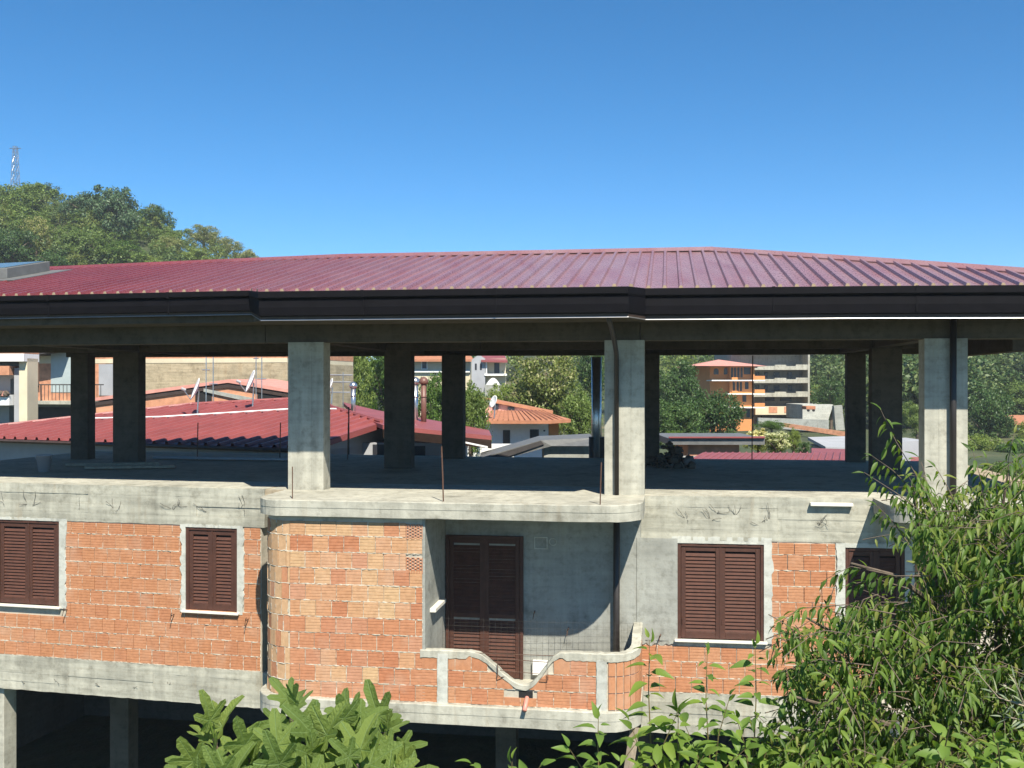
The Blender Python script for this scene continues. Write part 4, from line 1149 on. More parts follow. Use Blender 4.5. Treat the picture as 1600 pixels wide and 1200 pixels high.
for a, b_ in ((1201, 1214), (1225, 1250)): MB().box(T, px(a), px(b_), 0, .14, pzv(645), pzv(635.5)).build('brick_panel', M_bwall, CB)
MB().box(T, px(1196), px(1250), -3, -.5, -9, pzv(648)).build('dark_opening', M_dgrey, CB)
# --- terraces and walls below it
d = 98.
def slabwall(name, pts, off, mat, lab, cat, grp=None):
    c = np.mean(np.array(pts), 0); lo = min(p[2] for p in pts); loc = (c[0], c[1], lo)
    return setp(MB().slab(pts, off).build(name, mat, None, loc=loc), lab, cat, grp)
slabwall('retaining_wall', [U(1185, 668, d), U(1185, 653, d), U(1295, 656, d-4), U(1295, 675, d-4)], (0, .5, 0), M_cemw, 'long pale retaining wall below the concrete block', 'wall')
slabwall('retaining_wall', [U(1254, 655, d+2), U(1254, 632, d+2), U(1302, 632, d+2), U(1294, 657, d+2)], (0, 6, 0), M_cemw, 'pale terrace wall right of the concrete block', 'wall')
slabwall('retaining_wall', [U(1306, 672, d), U(1303, 634, d), U(1316, 633, d), U(1320, 672, d)], (0, .6, 0), M_cem, 'grey upright wall at the right end of the terrace', 'wall')
slabwall('brick_garden_wall', [U(1225, 667, 90), U(1225, 661, 90), U(1330, 676, 87), U(1330, 684, 87)], (.1, .5, 0), M_bwall, 'long low brick garden wall running down the slope', 'wall')
T = WF(U(1258, 600, 97)[:2], 0)
tr = thing('farm_trailer', U(1266, 641, 97), 'brown farm trailer parked on the terrace', 'trailer')
MB().box(T, .1, 1.0, -1.5, 0, U(0, 640, 97)[2], U(0, 634.5, 97)[2]).build('bed', M_tile, tr, bevel=.03)
for uu in (.3, .8):
    p = T(uu, .02, U(0, 641.3, 97)[2]); MB().tube([(p[0], p[1]-.05, p[2]), (p[0], p[1]+.1, p[2])], .12, 12).build('wheel', M_black, tr)
def hut(pts, th, mat, lab):
    c = np.mean(np.array(pts), 0); e = thing('low_shed', (c[0], c[1], gz(c[0], c[1])), lab, 'shed')
    MB().slab(pts, (0, 0, -th)).build('roof', mat, e)
    q = [tuple(c[:2]+(np.array(p[:2])-c[:2])*.9) for p in pts]; zt = min(p[2] for p in pts)-th
    MB().prism(q, min(zt-.5, gz(c[0], c[1])-.5), zt).build('wall', M_cem, e); return e
hut([U(1262, 683, 56), U(1335, 681, 58), U(1335, 700, 50), U(1290, 698, 50)], .15, M_grey, 'shed with pale grey sheet roof below the brick garden wall')
hut([U(1268, 700, 45), U(1335, 702, 43), U(1335, 711, 40), U(1268, 709, 40)], .12, M_roofr, 'shed with faded red sheet roof below the pale grey one')
RB = thing('red_roofed_shed', U(1200, 720, 32)[:2]+(-9,), 'long low shed with red sheet roof behind the right opening', 'shed')
rb = MB().slab([U(1075, 719, 30), U(1330, 721, 30), U(1330, 708, 34.), U(1098, 707, 34.)], (0, 0, -.1)).build('roof', M_roofr, RB)
for k in range(22):
    t = (k+.5)/22; MB().tube([U(1075+255*t, 718.6, 30), U(1098+232*t, 706.8, 34)], .03, 4).build('rib', M_roofr, rb)
MB().slab([U(1070, 723, 30.3), U(1330, 724, 30.3), U(1330, 800, 30.3), U(1070, 800, 30.3)], (0, 3, 0)).build('wall', M_cem, RB)
GS = thing('grey_fascia_shed', U(1120, 720, 38)[:2]+(-9,), 'shed with grey roof edge and brown wall behind the right opening', 'shed')
MB().slab([U(1045, 695, 37), U(1045, 685, 37), U(1195, 685, 37), U(1195, 695, 37)], (0, 4, 0)).build('roof_edge', M_lead, GS)
MB().slab([U(1045, 684.6, 36.9), U(1195, 684.6, 36.9), U(1195, 683.4, 41), U(1045, 683.4, 41)], (0, 0, .05)).build('roof', M_roofr, GS)
MB().slab([U(1075, 695, 37.3), U(1155, 695, 37.3), U(1155, 720, 37.3), U(1075, 720, 37.3)], (0, 3, 0)).build('wall', M_bwall, GS)
d = 125.
SW = thing('small_white_house', U(1273, 632, d), 'tiny white house with orange roof beside the concrete block', 'house')
T = WF(U(1264, 600, d)[:2], 0); px = lambda x: (x-1264)/F*d; pzv = lambda y: (600-y)/F*d
MB().box(T, 0, px(1279), -5, 0, -9, pzv(617)).build('wall', M_white, SW)
MB().slab([T(-.3, .5, pzv(617.5)), T(px(1282), .5, pzv(617)), T(px(1276), -3, pzv(608)), T(-.3, -3, pzv(607))], (0, 0, -.2)).build('roof', M_tile, SW)
facade(T, SW, [(px(1268), px(1271), pzv(627), pzv(621))], M_glass)
d = 90.
RHs = thing('red_house', U(1595, 690, d), 'brown house with red roofs at the right edge', 'house')
T = WF(U(1572, 600, d)[:2], -.1); px = lambda x: (x-1572)/F*d; pzv = lambda y: (600-y)/F*d
MB().box(T, px(1580), px(1640), -7, -1, -9, pzv(660)).build('wall', M_bwall, RHs)
MB().slab([T(px(1576), 0, pzv(660.5)), T(px(1640), 0, pzv(660)), T(px(1640), -5, pzv(651)), T(px(1585), -5, pzv(651))], (0, 0, -.2)).build('roof', M_tile, RHs)
MB().slab([T(px(1572), 2, pzv(694)), T(px(1640), 2, pzv(696)), T(px(1640), -1, pzv(677)), T(px(1575), -1, pzv(676))], (0, 0, -.2)).build('lower_roof', M_roofr, RHs)
MB().box(T, px(1588), px(1592), -4, -3.4, pzv(660), pzv(648)).build('chimney', M_cream, RHs)
MB().box(T, px(1588), px(1640), -1, -.6, pzv(673), pzv(669)).build('balcony', M_white, RHs)
facade(T, RHs, [(px(1582), px(1586), pzv(672), pzv(664)), (px(1592), px(1599), pzv(668), pzv(662))], M_glass, v=-.98)
d = 60.
LS = thing('hillside_shed', U(1425, 715, d), 'grey shed with red roof glimpsed left of the right-hand column', 'shed')
MB().slab([U(1408, 730, d), U(1408, 690, d), U(1446, 688, d), U(1446, 730, d)], (0, 3, 0)).build('wall', M_grey, LS)
MB().slab([U(1422, 722, d-2), U(1446, 722, d-2), U(1446, 714, d-.2), U(1424, 714, d-.2)], (0, 0, -.1)).build('roof', M_roofr, LS)
hut([U(1424, 621, 130), U(1452, 621, 130), U(1450, 613, 136), U(1428, 613, 136)], .3, M_roofr, 'distant hut with red roof on the hillside left of the right-hand column')
# --- lattice pylon on the hill
pb = U(24, 300, 175); PY = thing('lattice_pylon', (pb[0], pb[1], pb[2]-6), 'thin lattice mast on top of the wooded hill', 'mast')
top = U(24, 229, 175)[2]; z0 = pb[2]-6; n = 9
def leg(sx, sy, t): w = .85*(1-t)+.28*t; return (pb[0]+sx*w, pb[1]+sy*w, z0+(top-z0)*t)
for sx in (-1, 1):
    for sy in (-1, 1): MB().tube([leg(sx, sy, 0), leg(sx, sy, 1)], .07, 4).build('leg', M_steel, PY)
for k in range(n):
    t0, t1 = k/n, (k+1)/n; mb = MB()
    for (a, b_) in (((-1, -1), (1, -1)), ((1, -1), (1, 1)), ((1, 1), (-1, 1)), ((-1, 1), (-1, -1))):
        mb.tube([leg(*a, t0), leg(*b_, t1)], .04, 3); mb.tube([leg(*b_, t0), leg(*a, t1)], .04, 3); mb.tube([leg(*a, t1), leg(*b_, t1)], .04, 3)
    mb.build('bracing', M_steel, PY)
MB().tube([(pb[0]-1.0, pb[1], top-.3), (pb[0]+1.0, pb[1], top-.3)], .06, 4).build('cross_arm', M_steel, PY)
# ================================================================== TREES
L_mid = mat_leaf('leaf_mid_green', [(.090, .141, .031), (.143, .208, .048), (.203, .269, .067)], .3)
L_dark = mat_leaf('leaf_dark_green', [(.039, .083, .022), (.068, .128, .034), (.103, .168, .046)], .25)
L_pine = mat_leaf('leaf_blue_green', [(.039, .078, .042), (.062, .117, .058), (.086, .146, .072)], .2)
L_bright = mat_leaf('leaf_bright_green', [(.06, .12, .018), (.10, .18, .03), (.13, .21, .045)], .4)
L_ches = mat_leaf('leaf_chestnut', [(.115, .155, .034), (.180, .213, .052), (.237, .264, .075)], .3)
L_flow = mat_leaf('chestnut_catkins', [(.24, .24, .09), (.34, .32, .14), (.42, .39, .20)], .2)
L_pale = mat_leaf('cream_blossom', [(.52, .52, .24), (.66, .63, .36), (.40, .45, .16)], .2)
L_wood = mat_leaf('leaf_far_wood', [(.065, .110, .036), (.106, .160, .052), (.146, .197, .065), (.195, .226, .078)], .2)
L_fig = mat_leaf('leaf_fig', [(.148, .217, .050), (.181, .253, .062)], .42, .55, .3)
L_cher = mat_leaf('leaf_cherry', [(.064, .121, .020), (.096, .175, .028), (.142, .224, .039), (.193, .272, .054), (.270, .284, .066)], .42, .5, .32)
L_young = mat_leaf('leaf_young_shoot', [(.099, .176, .031), (.143, .231, .042), (.187, .281, .061)], .4, .5, .35)
L_oliv = mat_leaf('leaf_olive', [(.16, .20, .12), (.24, .28, .18)], .15, .5, .4)

def rot_frames(ax, nr):
    ax = ax/np.linalg.norm(ax, axis=1, keepdims=True)
    b = np.cross(nr, ax); b /= np.maximum(np.linalg.norm(b, axis=1, keepdims=True), 1e-6)
    c = np.cross(ax, b); return ax, b, c
def crown_data(seed, nclump, nleaf, leaf, flower=0., flat=.85):
    rg = np.random.default_rng(seed)
    d = rg.normal(size=(nclump, 3)); d[:, 2] += .25; d /= np.linalg.norm(d, axis=1, keepdims=True)
    lump_ = 1+.22*np.sin(3.1*d[:, 0]+seed)*np.cos(2.7*d[:, 1]+.7*seed)+.15*np.sin(5*d[:, 2]+seed*1.7)+.10*rg.normal(size=nclump)
    cr = rg.uniform(.13, .30, nclump)
    rad = np.clip(np.clip(rg.power(2.6, nclump), .3, 1)*lump_, 0, 1.06)*(1-cr*.75)
    C = d*rad[:, None]; C[:, 2] *= flat
    idx = np.repeat(np.arange(nclump), nleaf); N = len(idx)
    q = rg.normal(size=(N, 3)); q[:, 2] += .45; q /= np.linalg.norm(q, axis=1, keepdims=True)
    p = C[idx]+q*(cr[idx]*rg.uniform(.35, 1.08, N))[:, None]*np.array([1, 1, .8])
    nr = q*.7+d[idx]*.4+rg.normal(size=(N, 3))*.55; nr /= np.linalg.norm(nr, axis=1, keepdims=True)
    ax, b, c = rot_frames(rg.normal(size=(N, 3)), nr)
    s = leaf*rg.uniform(.55, 1.35, N)[:, None]
    V = np.stack([p-ax*s, p+b*s*.55, p+ax*s, p-b*s*.55], 1).reshape(-1, 3)
    Q = np.arange(4*N).reshape(N, 4)
    mi = np.zeros(N, np.int32)
    if flower:
        up = (q[:, 2] > .25) & (d[idx][:, 2] > -.35) & (rg.random(N) < flower); mi[up] = 1
    return V, Q, mi
CROWN = {}
def crown_mesh(kind, var):
    k = (kind, var)
    if k not in CROWN:
        seed = hash(kind) % 1 + {'mid': 1, 'dark': 2, 'pine': 3, 'bright': 4, 'ches': 5, 'pale': 6, 'bush': 7}[kind]*10+var
        spec = {'mid': (130, 80, .036, 0, L_mid), 'dark': (130, 85, .036, 0, L_dark), 'pine': (110, 80, .04, 0, L_pine), 'bright': (120, 80, .036, 0, L_bright),
                'ches': (140, 75, .034, .42, L_ches), 'pale': (70, 70, .05, .95, L_ches), 'bush': (50, 50, .06, 0, L_dark)}[kind]
        V, Q, mi = crown_data(seed, spec[0], spec[1], spec[2], spec[3], .9)
        CROWN[k] = npmesh('crown', V, Q, [spec[4], L_pale if kind == 'pale' else L_flow], mi)
    return CROWN[k]
def tree(name, x, y, rx, ry, d, kind, var, label, cat='tree', group=None, dens=None):
    c = U(x, y, d); rX = rx/F*d; rZ = ry/F*d
    zb = min(gz(c[0], c[1]), c[2]-rZ*1.05)
    e = thing(name, (c[0], c[1], zb), label, cat, group)
    o = link('crown', crown_mesh(kind, var), e); o.location = Vector(c)-ORG[e.name]; o.scale = (rX, rX*.95, rZ/.95); o.rotation_euler = (0, 0, R0.uniform(0, 6.28))
    mb = MB(); r = max(.1, rX*.07); h = c[2]-zb
    mb.tube([(c[0], c[1], zb-.3), (c[0]+.05*rX, c[1], zb+h*.5), (c[0], c[1], c[2]), (c[0]+.04*rX, c[1], c[2]+rZ*.55)], [r*1.3, r, r*.7, r*.25], 7)
    for k in range(6):
        a = R0.uniform(0, 6.28); z0 = c[2]-rZ*R0.uniform(.1, .6)
        mb.tube([(c[0], c[1], z0), (c[0]+rX*.35*math.cos(a), c[1]+rX*.35*math.sin(a), z0+rZ*.35), (c[0]+rX*.7*math.cos(a), c[1]+rX*.7*math.sin(a), z0+rZ*.6)], [r*.6, r*.4, r*.12], 5)
    mb.build('trunk', M_bark, e)
    return e
# behind the open storey
tree('leafy_tree', 545, 600, 42, 75, 62, 'mid', 0, 'mid-green leafy tree behind the tv aerial and short flue')
tree('leafy_tree', 600, 590, 45, 78, 66, 'bright', 0, 'bright green tree left of the first dark inner column')
tree('leafy_tree', 680, 640, 42, 70, 60, 'bright', 1, 'bright green tree behind the pair of tall flues')
tree('leafy_tree', 735, 655, 36, 72, 40, 'mid', 1, 'green tree right of the rear column, before the tiled house')
tree('leafy_tree', 700, 592, 20, 14, 78, 'mid', 2, 'small bushy tree just below the cream house')
tree('chestnut_tree', 850, 625, 80, 78, 60, 'ches', 0, 'big chestnut tree with pale catkins left of the middle column')
tree('leafy_tree', 790, 640, 40, 45, 66, 'mid', 0, 'green tree behind the tiled house, below the white house')
tree('leafy_tree', 905, 655, 42, 55, 54, 'mid', 2, 'green tree at the right foot of the chestnut')
tree('leafy_tree', 925, 585, 35, 50, 80, 'dark', 0, 'dark tree behind the shiny steel flue')
tree('walnut_tree', 1060, 612, 44, 52, 76, 'dark', 0, 'dark green tree left of the orange apartments, upper one')
tree('walnut_tree', 1112, 658, 56, 56, 66, 'dark', 1, 'broad dark green tree in front of the orange apartments')
tree('walnut_tree', 1055, 665, 50, 48, 62, 'dark', 2, 'dark green tree behind the rubble heap, low at left of the right opening')
tree('leafy_tree', 1050, 688, 22, 18, 46, 'bright', 0, 'small light green bush above the grey roof edge', 'bush')
tree('flowering_bush', 1185, 690, 28, 22, 42, 'pale', 0, 'cream flowering bush, left half of the pale clump', 'bush')
tree('flowering_bush', 1213, 694, 26, 24, 41, 'pale', 1, 'cream flowering bush, right half of the pale clump', 'bush')
tree('shrub', 1240, 690, 14, 24, 45, 'mid', 2, 'dark shrub right of the cream flowering bush', 'shrub')
tree('shrub', 1256, 702, 14, 14, 44, 'bush', 0, 'small round dark shrub farther right of the cream bush', 'shrub')
tree('shrub', 1205, 665, 30, 10, 80, 'bright', 1, 'low scrubby bush at the foot of the concrete block', 'shrub')
tree('leafy_tree', 1298, 622, 30, 36, 102, 'dark', 0, 'round dark tree right of the tiny white house')
tree('leafy_tree', 1432, 655, 28, 34, 85, 'mid', 1, 'light green tree between the right inner column and the right-hand column')
tree('leafy_tree', 1548, 660, 42, 58, 88, 'dark', 1, 'tall dark tree right of the right-hand column')
tree('leafy_tree', 1530, 710, 45, 35, 72, 'mid', 0, 'lower green tree right of the right-hand column')
tree('leafy_tree', 1590, 715, 40, 36, 70, 'dark', 2, 'dark green tree at the right edge below the red house')
tree('leafy_tree', 1590, 625, 45, 34, 112, 'mid', 2, 'green tree at the right edge above the red house')
tree('leafy_tree', 1565, 745, 50, 26, 52, 'mid', 1, 'low green tree behind the sunlit slab edge at right')
tree('leafy_tree', 1510, 690, 30, 40, 95, 'mid', 1, 'small green tree hugging the right-hand column')
tree('leafy_tree', 1625, 690, 40, 40, 84, 'mid', 0, 'green tree cut by the right edge of the view')
tree('leafy_tree', 460, 580, 20, 50, 66, 'mid', 1, 'green tree at the right end of the tan house')
# on the wooded hill, the crowns one can tell apart
HT = [(45, 318, 44, 34, 'mid', 'broad green tree on the hilltop right below the lattice mast'),
      (72, 300, 22, 16, 'pine', 'small dark tree on the crest right of the lattice mast'),
      (175, 335, 40, 44, 'pine', 'big dark blue-green tree, tallest on the hill crest'),
      (135, 330, 34, 30, 'pine', 'dark blue-green tree left of the tallest crest tree'),
      (235, 350, 32, 30, 'dark', 'dark green tree right of the tallest crest tree'),
      (258, 372, 26, 22, 'mid', 'mid-green tree lower right of the tallest crest tree'),
      (318, 368, 28, 18, 'ches', 'olive chestnut with pale catkins on the falling crest'),
      (352, 385, 24, 18, 'ches', 'pale chestnut near the right end of the hill crest'),
      (385, 402, 20, 16, 'ches', 'last pale chestnut where the crest meets the roof'),
      (55, 372, 24, 32, 'ches', 'yellowish chestnut in bloom low on the left of the hill'),
      (20, 390, 34, 36, 'dark', 'dark tree at the left edge above the skylight'),
      (120, 385, 34, 30, 'mid', 'mid-green tree in the middle of the lower hill'),
      (180, 396, 34, 24, 'bright', 'bright green tree in the middle of the lower hill'),
      (262, 385, 22, 18, 'ches', 'blooming chestnut in the middle right of the hill'),
      (300, 400, 30, 18, 'mid', 'low green tree above the maroon roof near the hill end'),
      (85, 410, 30, 22, 'dark', 'dark low tree just above the skylight flashing'),
      (228, 410, 30, 18, 'mid', 'low green tree above the maroon roof in the hill middle'),
      (5, 320, 24, 30, 'mid', 'green tree on the hilltop at the left edge')]
for i, (x, y, rx, ry, k, lab) in enumerate(HT):
    dd = 100.
    while dd < 190:
        p = U(x, y+ry*.8, dd)
        if gz(p[0], p[1]) > p[2]: break
        dd += 1.5
    tree('hill_tree', x, y+4, rx*1.25, ry*1.2, dd-2, k, i % 3, lab, 'tree', 'trees on the wooded hill')
# far woods, one mass each
def wood(name, label, n, region, size, seed, nl=(40, 30), mats=(L_wood,)):
    rg = np.random.default_rng(seed); VV = []; QQ = []; b = 0; tmpl = [crown_data(seed+i, nl[0], nl[1], .058, 0, .95) for i in range(4)]
    k = 0; tries = 0; MI = []
    while k < n and tries < n*60:
        tries += 1
        x, y, d = region(rg)
        X = (x-800)/F*d; z = gz(X, d)
        if not y(z, d): continue
        V, Q, _ = tmpl[rg.integers(4)]
        s = size*rg.uniform(.6, 1.35); a = rg.uniform(0, 6.28); ca, sa = math.cos(a), math.sin(a)
        W_ = V@np.array([[ca, sa, 0], [-sa, ca, 0], [0, 0, rg.uniform(.75, 1.1)]])*s+np.array([X, d, z+s*.75])
        VV.append(W_); QQ.append(Q+b); b += len(V); k += 1; MI.append(np.full(len(Q), rg.integers(len(mats)), np.int32))
    o = link(name, npmesh(name, np.concatenate(VV), np.concatenate(QQ), list(mats), np.concatenate(MI)))
    setp(o, label, None, None, 'stuff')
wood('hill_wood', 'dense mixed wood covering the hill at left', 300, lambda g: (g.uniform(-80, 440), lambda z, d: True, g.uniform(95, 172)), 2.3, 3, mats=(L_wood, L_mid, L_mid, L_ches))
wood('valley_wood', 'mass of trees rising behind the village', 130, lambda g: (g.uniform(440, 1330), lambda z, d: True, g.uniform(118, 240)), 4.0, 4, mats=(L_wood, L_mid, L_dark))
def clear(X, d): return math.sin(X*.06+1)*math.sin(d*.045+.5) < .55
def rreg(g):
    x = g.uniform(1230, 1680); d = g.uniform(100, 330); X = (x-800)/F*d
    return x, (lambda z, dd: clear(X, dd) and (x > 1345 or dd > 135)), d
wood('far_wood', 'wooded hillside across the valley at right', 360, rreg, 4.2, 5, mats=(L_wood, L_wood, L_dark))

# ------------------------------------------------------------------ near leaves
def leaf_template(w, fold, droop, seg=5):
    P = []; fs = []
    for i in range(seg+1):
        t = i/seg; hw = w*(math.sin(math.pi*min(1, t**.8*.97+.015))**.9)*(1-.25*t)
        z = -droop*t*t; P += [(t, -hw, z+fold*hw), (t, 0, z), (t, hw, z+fold*hw)]
    for i in range(seg):
        a = 3*i; fs += [(a, a+3, a+4, a+1), (a+1, a+4, a+5, a+2)]
    return np.array(P), np.array(fs)
def leaf_matrix(p, ax, up, s):
    ax = Vector(ax).normalized(); y = Vector(up).cross(ax)
    if y.length < 1e-4: y = Vector((1, 0, 0)).cross(ax)
    y.normalize(); z = ax.cross(y)
    return Matrix(((ax.x*s, y.x*s, z.x*s, p[0]), (ax.y*s, y.y*s, z.y*s, p[1]), (ax.z*s, y.z*s, z.z*s, p[2]), (0, 0, 0, 1)))
def place_leaves(e, mats, tmpl, mat, nparts):
    """the leaves that show largest are parts, the rest one part of kind stuff"""
    me = npmesh('leaf', tmpl[0], tmpl[1], [mat], None, True); org = ORG[e.name]
    mats = sorted(mats, key=lambda m: (m[1][3]))
    part, rest = mats[:nparts], mats[nparts:]
    for m in part:
        o = bpy.data.objects.new('leaf', me); S.collection.objects.link(o); o.parent = e
        o.matrix_basis = Matrix.Translation(-org)@m
    if rest:
        A = np.array([[list(r) for r in m] for m in rest]); V = tmpl[0]; n = len(V)
        W_ = np.einsum('kij,nj->kni', A[:, :3, :3], V)+A[:, None, :3, 3]-np.array(org)
        Q = (tmpl[1][None]+np.arange(len(rest))[:, None, None]*n).reshape(-1, 4)
        o = link('leaf_mass', npmesh('leaf_mass', W_.reshape(-1, 3), Q, [mat], None, True), e); o['kind'] = 'stuff'
def shoot(mb, LM_, path, r0, r1, nl, ls, rg, droop=.8, start=.1, pair=False, spread=1.):
    pts = [Vector(p) for p in path]
    # resample
    seg = []; 
    for i in range(len(pts)-1): seg.append((pts[i+1]-pts[i]).length)
    tot = sum(seg)
    def at(t):
        s = t*tot
        for i, l in enumerate(seg):
            if s <= l or i == len(seg)-1: return pts[i].lerp(pts[i+1], min(1, s/max(l, 1e-6))), (pts[i+1]-pts[i]).normalized()
            s -= l
    n = len(pts); mb.tube([tuple(p) for p in pts], [r0+(r1-r0)*i/(n-1) for i in range(n)], 4, cap=False)
    for i in range(nl):
        t = start+(1-start)*((i+1)/nl)**.85; p, d = at(t)
        a = i*2.4+rg.uniform(-.5, .5); side = d.cross(Vector((0, 0, 1))); side = side.normalized() if side.length > .01 else Vector((1, 0, 0))
        q = side.cross(d).normalized(); out = side*math.cos(a)+q*math.sin(a)
        ax = (out*spread*(.35 if i >= nl-2 else 1)+d*(1.2 if i >= nl-2 else .5)+Vector((0, 0, -droop*rg.uniform(.5, 1.3)*(.6 if i >= nl-2 else 1)))).normalized()
        up = (Vector((0, 0, 1))+out*.8*rg.uniform(.2, 1)+Vector((rg.uniform(-.4, .4), -rg.uniform(0, .7), 0)))
        LM_.append(leaf_matrix(p+ax*.012, ax, up, ls*rg.uniform(.55, 1.25)*(.75 if t > .9 else 1)))
# --- cherry tree on the right
rg = random.Random(11)
CT = thing('cherry_tree', (3.3, 6.6, -9), 'large cherry tree with drooping leaves filling the lower right', 'tree')
br = MB(); LMs = []
trunk = [(3.3, 6.6, -9.2), (3.25, 6.55, -6), (3.1, 6.4, -4.2), (2.95, 6.2, -3.0)]
br.tube(trunk, [.17, .14, .12, .10], 9)
limbs = [[(2.95, 6.2, -3.0), U(1500, 1000, 6.0), U(1440, 850, 5.8), U(1425, 760, 5.6)],
         [(2.95, 6.2, -3.0), U(1560, 950, 6.1), U(1560, 830, 6.0), U(1575, 740, 5.9)],
         [(3.1, 6.4, -4.2), U(1450, 1090, 5.7), U(1340, 1010, 5.4), U(1260, 965, 5.2)],
         [(3.1, 6.4, -4.2), U(1480, 1160, 5.5), U(1350, 1120, 5.2), U(1230, 1085, 5.0)],
         [(2.95, 6.2, -3.0), U(1600, 980, 6.2), U(1680, 860, 6.2), U(1720, 760, 6.2)],
         [(2.95, 6.2, -3.0), U(1480, 960, 5.7), U(1400, 900, 5.4), U(1330, 880, 5.2)]]
for l in limbs: br.tube(l, [.035, .022, .012, .005], 6)
# hero shoots along the outline
hero = [([(1462, 800), (1430, 740), (1400, 690), (1376, 640)], 5.45, 15), ([(1440, 800), (1400, 770), (1350, 738)], 5.4, 9), ([(1430, 770), (1395, 735), (1362, 712)], 5.5, 8),
        ([(1500, 800), (1480, 760), (1462, 730)], 5.6, 8), ([(1540, 790), (1530, 740), (1520, 706)], 5.6, 9), ([(1580, 780), (1575, 720), (1585, 676)], 5.7, 10), ([(1560, 800), (1556, 750), (1540, 715)], 5.8, 8),
        ([(1620, 770), (1610, 720), (1603, 690)], 5.6, 8), ([(1450, 900), (1400, 900), (1330, 885), (1290, 905)], 5.2, 13), ([(1400, 960), (1320, 945), (1250, 950), (1215, 975)], 5.1, 16), ([(1420, 920), (1370, 905), (1320, 915)], 5.3, 10),
        ([(1380, 1000), (1290, 985), (1230, 1000), (1205, 1030)], 5.05, 14), ([(1360, 1040), (1280, 1030), (1220, 1050)], 5.0, 12), ([(1420, 850), (1395, 815), (1370, 790)], 5.5, 8), ([(1455, 830), (1440, 780), (1420, 745)], 5.4, 9)]
for pts, d, nl in hero: shoot(br, LMs, [U(x, y, d+.04*i) for i, (x, y) in enumerate(pts)], .0035, .0012, int(nl*2.1), .074, rg, 1.1)
def inmass(x, y):
    if y < 735 or x < 1195: return False
    if y < 930:
        lim = np.interp(y, [735, 780, 820, 870, 930], [1510, 1450, 1432, 1440, 1440]); return x > lim
    lim = np.interp(y, [930, 960, 1000, 1040, 1100, 1200], [1420, 1320, 1262, 1240, 1200, 1150]); return x > lim
cnt = 0
while cnt < 2350:
    x = rg.uniform(1190, 1760); y = rg.uniform(735, 1330)
    if not inmass(x, y): continue
    gap = math.sin(x*.021+.6)*math.sin(y*.026+1.1)
    if gap > .62 and rg.random() < .85: continue
    d = rg.uniform(5.0, 6.9) if x > 1380 else rg.uniform(4.9, 5.8)
    cl = math.sin(x*.041+1.0)*math.sin(y*.047+.3*math.sin(x*.02))
    if d < 5.75 and cl > .18: continue
    if d < 5.35 and cl > -.15 and rg.random() < .6: continue
    tip = Vector(U(x, y, d)); l = rg.uniform(.22, .42)
    dirn = Vector((rg.uniform(-.9, .35), rg.uniform(-.8, .3), rg.uniform(-.35, .55))).normalized()
    b0 = tip-dirn*l; mid = (b0+tip)/2+Vector((0, 0, .05))
    shoot(br, LMs, [b0, mid, tip-Vector((0, 0, .05))], .003, .001, rg.randint(12, 18), .072, rg, 1.15); cnt += 1
br.build('branches', M_bark, CT)
place_leaves(CT, LMs, leaf_template(.155, .5, .3), L_cher, 300)
# --- young shoots in front
def sapling(name, x, y0, y1, d, nl, ls, lab, sway=20, side=()):
    rg = random.Random(int(x)); p0 = U(x+sway*.4, y0, d)
    e = thing(name, (p0[0], p0[1], -9), lab, 'sapling', 'young shoots in front of the house')
    mb = MB(); ML = []
    mb.tube([(p0[0]+.05, p0[1]+.05, -9.1), (p0[0]+.03, p0[1]+.02, (p0[2]-9)/2), p0], [.03, .02, .008], 6)
    path = [U(x+sway*.4, y0, d), U(x+sway*.1, (2*y0+y1)/3, d), U(x-sway*.1, (y0+2*y1)/3, d), U(x, y1, d)]
    shoot(mb, ML, path, .005, .0015, int(nl*1.7), ls, rg, .35, 0.0, False, 1.1)
    for (dx, dy, n) in side:
        shoot(mb, ML, [path[0], U(x+dx*.5, y0-dy*.6, d-.1), U(x+dx, y0-dy, d-.15)], .004, .0015, int(n*1.6), ls, rg, .35, .1, False, 1.1)
    mb.build('stem', M_twig, e); place_leaves(e, ML, leaf_template(.23, .5, .35), L_young if x < 1000 or x > 1100 else L_cher, 80)
sapling('sapling', 1015, 1240, 1000, 5.0, 15, .115, 'slender sapling with paired folded leaves before the balcony corner', 16, ((-30, 110, 6), (45, 130, 7)))
sapling('sapling', 935, 1260, 1120, 4.8, 11, .095, 'short leafy sapling before the balcony underside', 10, ((-45, 90, 8), (60, 100, 8), (-10, 60, 8), (30, 40, 8)))
sapling('sapling', 1105, 1240, 1020, 5.1, 16, .10, 'leafy sapling below the right shuttered window, left of the pair', 20, ((-40, 120, 9), (35, 150, 9), (60, 70, 9), (-20, 60, 9)))
sapling('sapling', 1180, 1240, 1010, 5.2, 17, .095, 'leafy sapling below the right shuttered window, right of the pair', -16, ((-30, 120, 10), (40, 120, 10), (-50, 60, 10), (20, 60, 10)))
sapling('sapling', 1060, 1260, 1110, 4.9, 12, .10, 'low bushy sapling between the taller ones', 8, ((-40, 70, 9), (40, 80, 9), (0, 50, 8), (70, 40, 8)))
sapling('sapling', 800, 1290, 1190, 4.6, 8, .09, 'sapling whose leaf tips just show at the bottom edge', 6, ((-60, 95, 7), (45, 95, 7)))
